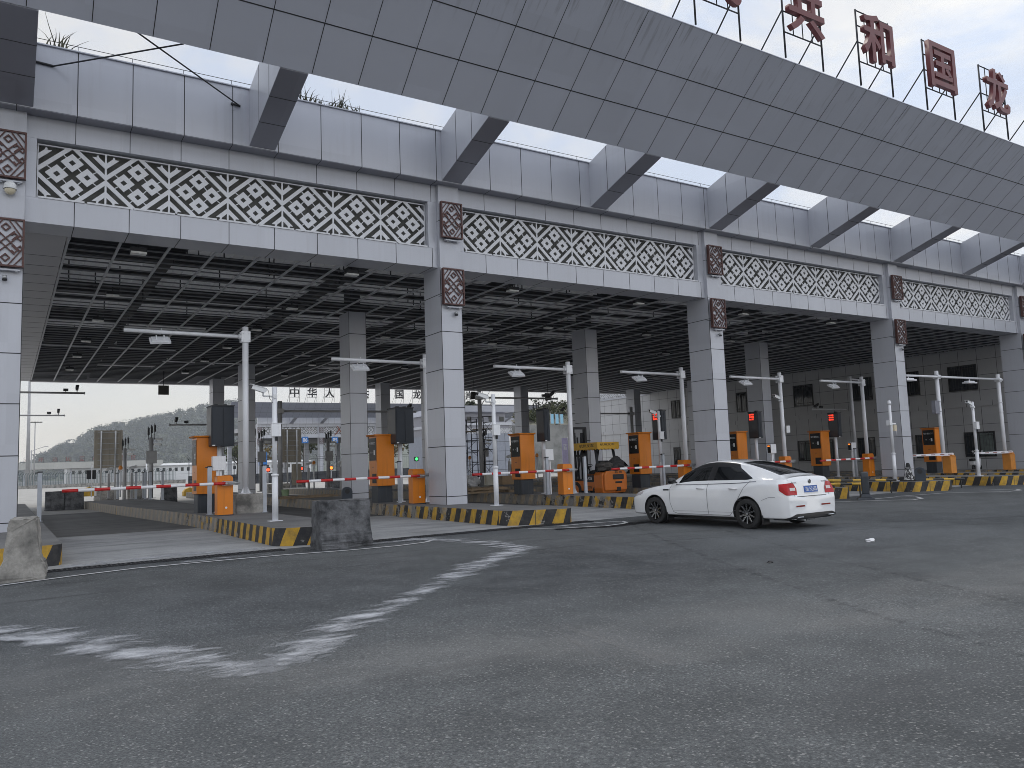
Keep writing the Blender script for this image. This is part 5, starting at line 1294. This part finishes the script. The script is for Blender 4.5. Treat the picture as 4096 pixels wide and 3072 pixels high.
for px, py, src, yy, w in ((1130,960,yM2,52,'before the far gate under the second boom'),(130,1400,yB3,48,'right of the near centre column'),(1318,1350,yB3,44,'between the forklift kiosk and edge on board')): q = src(px,py,yy); dup(bc, (q.x,yy,top(q.x)), 'amber beacon on a post ' + w)

# ------------------------------------------------------------------ far gate across the yard
FG = thing('far_gate', (0,126.5,.1), 'second grey gate with black roof characters across the sunny yard', 'gate building')
FC = [38.9,50.55,62.2,73.9,85.6]
gate(FG, FC, mat('far_eave_shaded',(.22,.235,.29),.4,0,.06,.4), xmin=38.9, xmax=97)  # eave colour darkened, so its shade is put into the paint
b = MB(); b.box(38.9,97,22.6,50,9.4,10.2); b.build('roof_slab', SOFF, FG)
b = MB(); b.box(38.9,97,22.6,50,7.5,7.66); b.build('ceiling', SLAT, FG)
for x in FC:
    for y in (30,44): column(FG, x, y, .7, 1, 7.5, -.3)
BLK = mat('sign_black',(.012,.012,.014),.6)
for i, ch in enumerate('中华人民共和国龙邦口岸'):
    q = yR4(1052+309*i,330,141.8)
    sign_char(ch, (q.x,141.8,14.05), 'distant black roof character on the far gate, ' + ['zhong, first from left','hua, second','ren, third','min, fourth, half hidden','gong, fifth','he, sixth','guo, seventh','long, eighth','bang, ninth, half hidden','kou, tenth','an, last'][i], BLK, s=.98)
for px, ch, w in ((1010,'入','left'),(1505,'境','middle'),(1690,'通','right')):
    q = yA5(px,600,147.8); t = thing('entry_character', (q.x,147.9,q.z), 'reddish character on the far lattice frieze, %s one' % w, 'sign character'); lettering('character', ch, mat('entry_red',(.22,.075,.05) if ch == '入' else (.25,.03,.05),.5), t, (0,0,0), 1.8, .1, bold=.01, fit=(1.7,1.7))
BLU = mat('sign_blue',(.03,.17,.50),.4)
for px, s in ((975,'06'),(1505,'05')):
    q = yM2(px,485,146); t = thing('lane_number', tuple(q), 'small blue lane number on the far gate, %s' % ('six, left one' if s == '06' else 'five, right one'), 'sign'); b = MB(); b.box(-.62,.62,0,.1,-.6,.6); b.build('plate', BLU, t); lettering('number', s, WHITEP, t, (0,-.02,0), 1, .02, fit=(.85,.7))
    b = MB(); b.cyl((0,.05,.6),(0,.05,1.35),.03,6); b.build('hanger', DARK, t)
def far_sign(px0,py0,px1,py1,yy,txt,label):
    a, c = yM2(px0,py0,yy), yM2(px1,py1,yy); t = thing('road_sign', ((a.x+c.x)/2,yy,(a.z+c.z)/2), label, 'road sign'); w, h = abs(c.x-a.x), abs(a.z-c.z); b = MB(); b.box(-w/2,w/2,0,.06,-h/2,h/2); b.build('panel', BLU, t)
    if txt: lettering('text', txt, WHITEP, t, (.1*w,-.02,.15*h), .5, .02, fit=(w*.6,h*.18))
    b = MB(); b.cyl((0,.1,-(a.z+c.z)/2),(0,.1,h/2),.06,8); b.build('post', POLEG, t)
far_sign(155,705,305,935,95,'车道','blue road sign behind the camera mast at the leftmost lamp post')
for px, py, c, w in ((320,1012,(1,.06,.02),'red signal lamp left, behind the leftmost lamp post'),(905,992,(1,.06,.02),'red signal lamp right of the second sign board'),(1440,980,(1,.18,.02),'orange red signal lamp before the far gate column')):
    q = yM2(px,py,100); t = thing('signal_lamp', tuple(q), w, 'signal lamp'); b = MB(); b.box(-.28,.28,0,.2,-.3,.3); b.build('case', DARK, t); b = MB(); b.cyl((0,-.02,0),(0,0.02,0),.2,14); b.build('lens', emis('lamp_%.2f' % c[1], c, 3.0), t); b = MB(); b.cyl((0,.1,-.3),(0,.1,-q.z-.3),.06,8); b.build('post', POLEG, t)
q = yA5(1695,853,100); t = thing('signal_lamp', tuple(q), 'green signal lamp right of the second orange kiosk', 'signal lamp'); b = MB(); b.box(-.3,.3,0,.2,-.3,.3); b.build('case', DARK, t); b = MB(); b.cyl((0,-.02,0),(0,.02,0),.2,14); b.build('lens', emis('lamp_green',(.05,.9,.15),2.5), t); b = MB(); b.cyl((0,.1,-.3),(0,.1,-q.z-.3),.06,8); b.build('post', POLEG, t)
# yard mesh fence and dark plinth wall before the far gate
t = thing('mesh_fence', (0,120,0), 'dark mesh fence with bent posts across the far yard', 'fence'); b = MB(); x = 22
while x < 92:
    b.cyl((x,0,-.3),(x,0,3.6),.05,6); b.cyl((x,0,3.6),(x-.25,0,4.0),.04,6); x += 3.1
b.build('posts', FRAMEB, t)
b = MB(); x = 22
for z in (.9,3.3,3.6): b.cyl((22,0,z),(92,0,z),.025,5)
while x < 92: b.cyl((x,0,.9),(x,0,3.3),.008,4); x += .34
b.build('mesh', FRAMEB, t)
b = MB(); b.box(22,92,.2,.6,-.5,1.35); tag(b.build('low_wall', mat('wall_dark',(.04,.043,.05),.7,0,.3,1), loc=(0,120,0)), 'dark low wall under the mesh fence in the far yard', 'wall')

# annex block and retaining wall at the middle right
ya = 92
def rect(px0,py0,px1,py1,yy): a, c = yB3(px0,py0,yy), yB3(px1,py1,yy); return a.x, c.x, c.z, a.z
t = thing('annex_block', (0,0,0), 'grey stepped block with a lattice frieze seen behind the scaffold tower', 'building')
x0,x1,z0,z1 = rect(-150,900,850,1500,ya); b = MB(); b.box(x0,x1,ya,ya+14,-.6,z1)
zz_ = z1-1.2
while zz_ > 0: b.box(x0,x1,ya-.01,ya+.02,zz_-.02,zz_+.02,1); zz_ -= 1.25
xx = x0
while xx < x1: b.box(xx-.02,xx+.02,ya-.012,ya+.02,-.5,z1,1); xx += 1.3
b.build('wall', [mat('annex_grey',(.26,.28,.33),.5,0,.08), SEAM], t)
_,_,zf0,zf1 = rect(0,810,800,898,ya); b = MB(); b.box(x0,x1,ya-.0,ya+13,z1+.004,zf1+.35); b.build('frieze_back', GREYP, t)
k = max(1,int((x1-x0)/(zf1-zf0)))
for i in range(k): inst('lattice_panel', LATM, t, (x0+(x1-x0)*(i+.5)/k, ya-.05, (zf0+zf1)/2), ((x1-x0)/k,1,zf1-zf0))
b = MB(); b.box(x0-.3,x1+.3,ya-.35,ya+13,zf1+.36,zf1+.75); b.build('cornice', WHITE, t)
_,_,zu0,zu1 = rect(0,420,800,760,ya); b = MB(); b.box(x0,x1,ya+1.0,ya+12,zf1+.76,zu1-.5); b.build('upper_floor', GREYP, t)
b = MB()
for i in range(5):
    xw = x0+.8+(x1-x0)*i/5; b.box(xw,xw+(x1-x0)/5-1.0,ya+.96,ya+.99,zf1+.95,zu1-1.3)
b.build('window_band', WING, t)
b = MB(); b.hexa([(x0-.5,ya-.6,zu1-.75),(x1+.5,ya-.6,zu1-.75),(x1+.5,ya+12,zu1-.75),(x0-.5,ya+12,zu1-.75),(x0-.5,ya-1.2,zu1),(x1+.5,ya-1.2,zu1),(x1+.5,ya+12,zu1),(x0-.5,ya+12,zu1)]); b.build('eave', CANP, t)
ROCK = concrete('retaining_stone', (.27,.27,.26), (.07,.075,.07), .35, .85, .8)
t = thing('retaining_wall', (0,0,0), 'tall stained stone retaining wall behind the forklift', 'retaining wall'); yy = 104
a, c = yA6(610,540,yy), yA6(1660,540,yy); b = MB(); b.box(a.x,c.x+14,yy,yy+2,-.6,a.z-.2); b.build('wall_face', ROCK, t)
for i, px in enumerate((668,793,905,948,990,1450)):
    p0, p1 = yA6(px-16,455,yy-.3), yA6(px+14,540,yy-.3); t2 = thing('blue_screen', (p0.x,yy-.3,p1.z), 'light blue glass screen on top of the stone wall, number %s from the left' % ['one','two','three','four','five','six'][i], 'glass screen')
    b = MB(); b.box(0,max(.5,p1.x-p0.x),0,.1,0,p0.z-p1.z); b.build('pane', BLUEGL, t2); b = MB(); b.box(-.06,-.002,-.03,.12,0,p0.z-p1.z+.2); b.build('post', POLEG, t2)
# white van parked behind the forklift
t = thing('white_car', tuple(yA6(1440,905,58))[:2]+(gz(33),), 'white car roof showing behind the forklift bags', 'car'); b = MB(); prof = [(-2.1,.35),(2.1,.35),(2.15,.8),(1.3,.98),(.7,1.5),(-1.2,1.52),(-1.9,1.05),(-2.15,.9)]; b.prism(prof,1.7,'y',-.85); b.build('body', CARW, t, bevel=.08)
b = MB(); b.prism([(1.15,1.0),(.68,1.42),(-1.1,1.44),(-1.6,1.05)],.01,'y',-.866); b.build('side_window', CARGL, t)
for x in (-1.3,1.3):
    for s in (-.8,.8): b = MB(); b.cyl((x,s-.1,.32),(x,s+.1,.32),.32,18); b.build('wheel', TYRE, t)
q = yA6(1018,760,64); t = thing('banner', (q.x,64,gz(q.x)), 'narrow lilac banner left of the forklift mast', 'banner'); b = MB(); b.box(-.35,.35,0,.03,.4,q.z+1.2); b.build('cloth', mat('lilac',(.42,.38,.55),.6), t); lettering('text','口岸\n通道',WHITEP,t,(0,-.01,q.z+.3),.3,.01,fit=(.4,.6)); b = MB(); b.cyl((.4,.02,0),(.4,.02,q.z+1.3),.03,6); b.build('post', POLEG, t)
# ------------------------------------------------------------------ left background: fence, market canopy, white sheds, lamps
t = thing('palisade_fence', (0,178,0), 'long blue grey picket fence with bent tops on a low wall at far left', 'fence')
b = MB(); x = -16
while x < 30:
    b.box(x,x+.07,0,.05,.5,2.55); b.hexa([(x,0,2.55),(x+.07,0,2.55),(x+.07,.05,2.55),(x,.05,2.55),(x-.22,-.3,2.95),(x-.15,-.3,2.95),(x-.15,-.25,2.98),(x-.22,-.25,2.98)]); x += .27
b.build('pickets', mat('fence_teal',(.07,.11,.12),.5), t)
b = MB()
for z in (.7,2.4): b.box(-16,30,.05,.10,z,z+.06)
b.build('rails', mat('fence_rail',(.4,.42,.42),.5), t)
b = MB(); x = -16
while x < 31: b.box(x,x+2.35,-.2,.35,-.3,.62); x += 2.4
b.build('low_wall', CONC, t)
t = thing('market_canopy', (0,230,0), 'flat pale market canopy with thin red roof characters at far left', 'canopy')
b = MB(); b.prism([(-30,4.25),(34.6,4.25),(35.6,4.7),(35.6,5.85),(-30,5.85)],8,'y',0); b.build('roof_band', mat('band_pale',(.42,.42,.40),.5,0,.1,.3,.2), t)
for x in (-8,4,14,24,33): b = MB(); b.box(x,x+.5,2,2.5,-.3,4.24); b.build('column', WHITE, t)
REDT = mat('thin_red',(.20,.055,.05),.5)
for i, ch in enumerate('龙邦边民互市贸易区'):
    x = 4.55+2.99*i; tt = thing('market_character', (x,229.8,5.86), 'tiny red character on the far market canopy, ' + ['first, behind the thick mast','second','third','fourth','fifth','sixth, at the big sign board edge','seventh, behind the big sign board','eighth','last on the right'][i], 'sign character')
    lettering('character', ch, REDT, tt, (0,0,.78), 1.2, .08, bold=.0, fit=(1.05,1.05)); b = MB()
    for s in (-.6,.6): b.cyl((s,.05,0),(s,.05,1.3),.03,5)
    for z in (.25,.75,1.3): b.cyl((-.6,.05,z),(.6,.05,z),.02,5)
    b.build('frame', FRAMEB, tt)
t = thing('white_shed', (0,242,0), 'long white shed with a row of small dark windows at far left', 'building')
b = MB(); b.box(14,80,0,12,-.4,4.35); b.box(14,80,-.01,.02,1.9,1.96,1); b.build('wall', [mat('shed_white',(.66,.67,.68),.5,0,.05), mat('shed_line',(.3,.3,.32),.6)], t)
b = MB(); b.hexa([(13.5,-.6,4.36),(80.5,-.6,4.36),(80.5,12.5,4.36),(13.5,12.5,4.36),(13.5,-.6,4.5),(80.5,-.6,4.5),(80.5,12.5,5.2),(13.5,12.5,5.2)]); b.build('roof', mat('shed_roof',(.5,.51,.53),.5), t)
for i in range(40):
    x = 15+1.6*i; b = MB(); b.box(x,x+.75,-.03,-.005,2.75,3.75); b.build('window', WING, t)
def mastlight(x, y, h, label, heads):
    t = thing('light_mast', (x,y,0), label, 'light mast'); b = MB(); b.cyl((0,0,-.3),(0,0,h),.42 if heads == 0 else .16,12,0,.20 if heads == 0 else .09); b.build('pole', POLEG, t)
    if heads:
        b = MB(); b.cyl((-1.0,0,h),(1.0,0,h),.06,6)
        for i in range(heads): xx = -1.1+2.2*i/(heads-1); b.box(xx-.22,xx+.22,-.3,.1,h-.05,h+.15)
        b.build('lamp_heads', DARK, t)
mastlight(3.95,190,24,'thick pale mast rising out of view just right of the left column',0); mastlight(5.35,200,14,'slender mast with five lamp heads at far left',5)
t = thing('street_lamp', (4.9,205,0), 'thin street lamp with one curved arm beside the five headed mast', 'street lamp'); b = MB(); b.cyl((0,0,-.3),(0,0,8.2),.12,8); b.build('pole', POLEG, t); b = MB(); b.tube([(-.9,0,7.5),(0,0,7.9),(1.2,0,8.5),(2.4,0,8.9)],.06,6); b.box(2.3,3.2,-.12,.12,8.86,9.0); b.build('arm', POLEG, t)
t = thing('street_lamp', (29.5,215,0), 'pale street lamp in front of the wooded hill', 'street lamp'); b = MB(); b.cyl((0,0,-.3),(0,0,6.4),.12,8); b.build('pole', POLEW, t); b = MB(); b.tube([(0,0,6.4),(1.2,0,7.0),(2.6,0,7.3)],.06,6); b.build('arm', POLEW, t)
# ------------------------------------------------------------------ wooded hill
HS = 4.2                             # the hill stands more than a kilometre off
PROF = [(-60,-1),(-10,0),(8,6),(15,11),(24,15.2),(35.5,21.5),(45,24),(57.5,26.5),(70,29.5),(82,32),(92,34.5),(100,33),(112,28.5),(140,21),(200,13),(300,6),(360,-1)]
def hz(x):
    for (a,za),(c,zc) in zip(PROF[:-1],PROF[1:]):
        if a <= x <= c: t = (x-a)/(c-a); t = t*t*(3-2*t); return za+(zc-za)*t
    return -1
NX, NY = 90, 26; vs = []; fs = []
for j in range(NY+1):
    t = j/NY
    for i in range(NX+1):
        x = -60+420*i/NX; y = 285+150*t; k = min(1, t/.78)**.75 if t < .78 else 1-(t-.78)*.8
        vs.append((x*(y/400)*HS, y*HS, (hz(x)*k*(y/400 if t < .78 else 1)-.5+1.2*math.sin(x*.21)*math.sin(y*.17)*k)*HS))
for j in range(NY):
    for i in range(NX): a = j*(NX+1)+i; fs.append((a,a+1,a+NX+2,a+NX+1))
me = bpy.data.meshes.new('hill'); me.from_pydata(vs,[],fs); me.materials.append(mat('hill_scrub',(.05,.062,.03),.9,0,.3,.05)); me.polygons.foreach_set('use_smooth',[True]*len(me.polygons))
o = bpy.data.objects.new('hill', me); COL.objects.link(o); tag(o, kind='structure')
def leaf_mat(name, a, c, sc_=.12):
    m, nt, b = nt_new(name); v = coords(nt); n = noise(nt, v, sc_, 5, .65); n2 = noise(nt, v, sc_*9, 3, .6)
    col = mixc(nt, ramp(nt, n, [(.38,0.0),(.62,1.0)]), a, c); col = mixc(nt, math_(nt,'MULTIPLY',n2,.5), col, tuple(x*.45 for x in a))
    nt.links.new(col, b.inputs['Base Color']); b.inputs['Roughness'].default_value = .75; b.inputs['Specular IOR Level'].default_value = .2; return m
LEAF = leaf_mat('leaf_green',(.012,.020,.010),(.095,.105,.045), .06); LEAFN = leaf_mat('leaf_near',(.030,.042,.018),(.09,.095,.035),.6); LEAFA = leaf_mat('leaf_autumn',(.10,.075,.03),(.22,.16,.06),.3); LEAFD = leaf_mat('leaf_dark',(.018,.024,.014),(.045,.055,.025),.5)
BARK = mat('bark',(.06,.048,.038),.85,0,.3,3)
def crown(b, c, rx, rz_, n, s, r):
    lobes = [(Vector(c)+Vector((r.uniform(-.55,.55)*rx, r.uniform(-.55,.55)*rx, r.uniform(-.35,.6)*rz_)), r.uniform(.35,.6)) for _ in range(6)]
    for i in range(n):
        lc, lr = lobes[r.randrange(6)]; d = Vector((r.gauss(0,1),r.gauss(0,1),r.gauss(0,1))).normalized(); p = lc+Vector((d.x*rx*lr,d.y*rx*lr,d.z*rz_*lr))*r.uniform(.75,1.05)
        nrm = (d+Vector((r.uniform(-.7,.7),r.uniform(-.7,.7),r.uniform(-.3,.9)))).normalized(); u = nrm.orthogonal().normalized(); w = nrm.cross(u); sz = s*r.uniform(.6,1.3); a = r.uniform(0,6.3); u, w = u*math.cos(a)+w*math.sin(a), w*math.cos(a)-u*math.sin(a)
        b.quad(tuple(p-u*sz),tuple(p-w*sz*.6),tuple(p+u*sz),tuple(p+w*sz*.6))
r = random.Random(11); b = MB()
for i in range(2100):
    j = r.random()**.8; x = r.uniform(-8,150); y = 290+118*j; k = min(1,(j*118/150+5/150)/.78)**.75; gx, gz_ = x*(y/400)*HS, (hz(x)*k*(y/400)-.5)*HS
    if hz(x) < 2: continue
    h = r.uniform(9,17); crown(b, (gx,y*HS,gz_+h*.35), h*.62, h*.62, 64, 1.7, r)
tag(b.build('woodland', LEAF, fix=False), kind='stuff')
def tree(name, loc, label, h, rx, m, n, s, seed, trunk=.3, bare=False, pine=False):
    t = thing(name, loc, label, 'tree'); r = random.Random(seed); b = MB()
    b.cyl((0,0,-.5),(r.uniform(-.2,.2),0,h*.55),.035*h,8,0,.018*h)
    tips = []
    for i in range(10 if not pine else 0):
        a = r.uniform(0,6.3); z = h*r.uniform(.35,.6); L = h*r.uniform(.25,.48); p1 = Vector((math.cos(a)*L*.5,math.sin(a)*L*.5,z+L*.45)); p2 = p1+Vector((math.cos(a+.5)*L*.35,math.sin(a+.5)*L*.35,L*.5))
        b.cyl((0,0,z),tuple(p1),.012*h,6,0,.007*h); b.cyl(tuple(p1),tuple(p2),.007*h,5,0,.002*h); tips += [p1,p2]
        if bare:
            for q in range(9): p3 = p1.lerp(p2,r.random()); b.cyl(tuple(p3),tuple(p3+Vector((r.uniform(-1,1),r.uniform(-1,1),r.uniform(-.1,.9)))*L*.30),.0028*h,4,0,.001*h)
    if pine: b.cyl((0,0,h*.5),(0,0,h*.95),.012*h,6,0,.002*h)
    b.build('trunk', BARK, t); c = MB()
    if pine:
        for k in range(12):
            z = h*(.25+.72*k/11); rr = rx*(1-k/12.5)
            for i in range(int(n*(1-k/14)/8)): a = r.uniform(0,6.3); q = rr*r.uniform(.3,1); p = Vector((math.cos(a)*q,math.sin(a)*q,z-.12*q)); u = Vector((math.cos(a),math.sin(a),-.25))*s; w = Vector((-math.sin(a),math.cos(a),.2))*s*.4; c.quad(tuple(p-u),tuple(p-w),tuple(p+u),tuple(p+w))
    else:
        for p in (tips if bare else [Vector((0,0,h*.68))]): crown(c, tuple(p) if bare else (0,0,h*.66), rx*(.25 if bare else 1), rx*(.25 if bare else .85), (n//len(tips)) if bare else n, s, r)
    c.build('crown', m, t, fix=False); return t
for i, (px, py, yy, hh) in enumerate(((730,830,1615,37),(795,800,1615,37),(975,730,1620,23),(1065,720,1620,29))):
    q = yA4(px,py,yy); tree('pine_tree', (q.x,yy,q.z-hh*.45), 'pointed dark pine on the hill ridge, ' + ['first from the left','second from the left','third from the left, small','last before the slope hides behind the mast'][i], hh, hh*.22, LEAF, 260, 2.1, i, pine=True)
q = yA4(1365,940,1390); tree('autumn_tree', (q.x,1390,q.z-16), 'pale orange autumn tree low on the wooded hill', 37, 14, LEAFA, 420, 2.1, 9)
for i in range(11):
    q = Vector((48+9*i+3*math.sin(i*5),195+6*math.cos(i*3),0)); tree('yard_tree', tuple(q), 'tree behind the far gate, number %s from the left' % ['one','two','three','four','five','six','seven','eight','nine','ten','eleven'][i], 10+2*math.sin(i*7), 5.2, LEAFA if i % 3 == 1 else LEAFN, 700, .42, 20+i)
q = yA6(130,330,118); tree('dark_tree', (q.x,118,0), 'dark leafy tree top just right of the near centre column', q.z+2, 3.6, LEAFD, 900, .35, 41)
q = yA6(840,480,122); q2 = yA6(830,285,122); tree('bare_tree', (q.x,122,q.z-3), 'nearly bare tree standing on the slope above the stone wall', (q2.z-q.z+3), 4.2, LEAFD, 150, .22, 43, bare=True)
# slope above the retaining wall with scrub
vs, fs = [], []
top_px = ((600,440),(640,435),(700,440),(780,420),(880,365),(1000,352),(1100,350),(1330,345),(1480,325),(1700,315))
TP = [yA6(px,py,126) for px, py in top_px]; BP = [yA6(px,545,106) for px, py in top_px]
for j in range(13):
    t_ = j/12
    for k in range(len(TP)):
        p = BP[k].lerp(TP[k], t_); vs.append((p.x+1.5*math.sin(k*3+j), p.y, p.z-.6+.5*math.sin(k*2.3+j*1.7)*math.sin(t_*3.14)))
for j in range(12):
    for k in range(len(TP)-1): a = j*len(TP)+k; fs.append((a,a+1,a+len(TP)+1,a+len(TP)))
me = bpy.data.meshes.new('slope'); me.from_pydata(vs,[],fs); me.materials.append(concrete('slope_earth',(.16,.15,.12),(.05,.06,.03),.3,.9,.8)); o = bpy.data.objects.new('slope', me); COL.objects.link(o); tag(o, kind='structure')
b = MB(); r = random.Random(5)
for i in range(420):
    k = r.randrange(len(TP)-1); u = r.random(); t_ = r.random()**.45; p = BP[k].lerp(BP[k+1],u).lerp(TP[k].lerp(TP[k+1],u), t_); crown(b, (p.x,p.y,p.z), r.uniform(.5,1.2), r.uniform(.4,.9), 34, .16, r)
tag(b.build('scrub', LEAFN, fix=False), kind='stuff')
for i, (px, py) in enumerate(((1340,350),(1440,340),(740,440),(765,425),(785,412))):
    q = yA6(px,py,125.5); t = thing('fence_post', (q.x,125.5,q.z-.6), 'dark post on the slope top, number %s' % ['one, right of the forklift mast','two, left of the wall corner','three, at the slope foot','four, at the slope foot','five, under the bare tree'][i], 'post'); b = MB(); b.cyl((0,0,0),(0,0,1.9),.13,8); b.cyl((0,0,1.9),(0,0,2.0),.16,8); b.build('post', FRAMEB, t)

# ------------------------------------------------------------------ light, sky, air
AZ, EL = R(28), R(56)
sd_ = Vector((math.sin(AZ)*math.cos(EL), math.cos(AZ)*math.cos(EL), math.sin(EL)))
sl = bpy.data.lights.new('sun', 'SUN'); sl.energy = 1.4; sl.angle = R(24); sl.color = (1, .95, .86)
so = bpy.data.objects.new('sun', sl); COL.objects.link(so); so.rotation_euler = sd_.to_track_quat('Z','Y').to_euler(); so.location = (0,60,80)
w = bpy.data.worlds.new('World'); sc.world = w; w.use_nodes = True; nt = w.node_tree
bg = nt.nodes['Background']; sky = nt.nodes.new('ShaderNodeTexSky'); sky.sky_type = 'NISHITA'; sky.sun_disc = False; sky.sun_elevation = EL; sky.sun_rotation = AZ; sky.dust_density = 2.5; sky.air_density = 1.2
nt.links.new(sky.outputs[0], bg.inputs[0]); bg.inputs[1].default_value = .095
bg2 = nt.nodes.new('ShaderNodeBackground'); bg2.inputs[1].default_value = 1.0
v = coords(nt, 'Generated', (1,1,1.8)); n1 = noise(nt, v, 2.2, 7, .62, .4); n2 = noise(nt, v, 5.5, 7, .6, .3)
cc = mixc(nt, ramp(nt, n2, [(.42,0.0),(.62,1.0)]), (.68,.765,.92), (.93,.925,.91))
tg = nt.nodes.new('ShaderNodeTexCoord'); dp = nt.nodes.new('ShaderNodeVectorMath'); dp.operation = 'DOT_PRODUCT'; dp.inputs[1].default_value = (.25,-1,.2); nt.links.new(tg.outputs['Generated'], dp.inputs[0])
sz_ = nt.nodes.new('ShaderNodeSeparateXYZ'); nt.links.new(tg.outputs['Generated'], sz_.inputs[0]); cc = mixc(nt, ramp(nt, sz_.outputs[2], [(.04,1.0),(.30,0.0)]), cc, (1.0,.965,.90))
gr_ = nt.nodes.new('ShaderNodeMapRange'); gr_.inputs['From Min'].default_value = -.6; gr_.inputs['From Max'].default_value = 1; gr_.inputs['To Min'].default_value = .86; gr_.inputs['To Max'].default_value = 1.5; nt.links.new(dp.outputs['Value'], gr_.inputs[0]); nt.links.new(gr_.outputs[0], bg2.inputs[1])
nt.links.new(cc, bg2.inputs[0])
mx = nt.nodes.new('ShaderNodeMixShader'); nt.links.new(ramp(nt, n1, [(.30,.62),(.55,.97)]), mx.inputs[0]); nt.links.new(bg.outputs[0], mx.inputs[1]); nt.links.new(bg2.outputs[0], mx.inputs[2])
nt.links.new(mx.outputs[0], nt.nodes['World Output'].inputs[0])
hb = MB(); hb.box(-720,2200,-320,2200,-11,290); hm = bpy.data.materials.new('haze'); hm.use_nodes = True; hn = hm.node_tree; hn.nodes.remove(hn.nodes['Principled BSDF'])
pv = hn.nodes.new('ShaderNodeVolumePrincipled'); pv.inputs['Color'].default_value = (.88,.93,1,1); pv.inputs['Density'].default_value = .00021; pv.inputs['Anisotropy'].default_value = 0; hn.links.new(pv.outputs[0], hn.nodes['Material Output'].inputs['Volume'])
tag(hb.build('haze', hm), kind='stuff')
vs_ = sc.view_settings; vs_.view_transform = 'Standard'; vs_.look = 'None'; vs_.exposure = .08; vs_.gamma = 1; vs_.use_curve_mapping = False
sc.cycles.max_bounces = 8; sc.cycles.diffuse_bounces = 4; sc.cycles.glossy_bounces = 3; sc.cycles.transparent_max_bounces = 12; sc.cycles.volume_bounces = 1
sc.cycles.use_denoising = True; sc.cycles.filter_width = .9
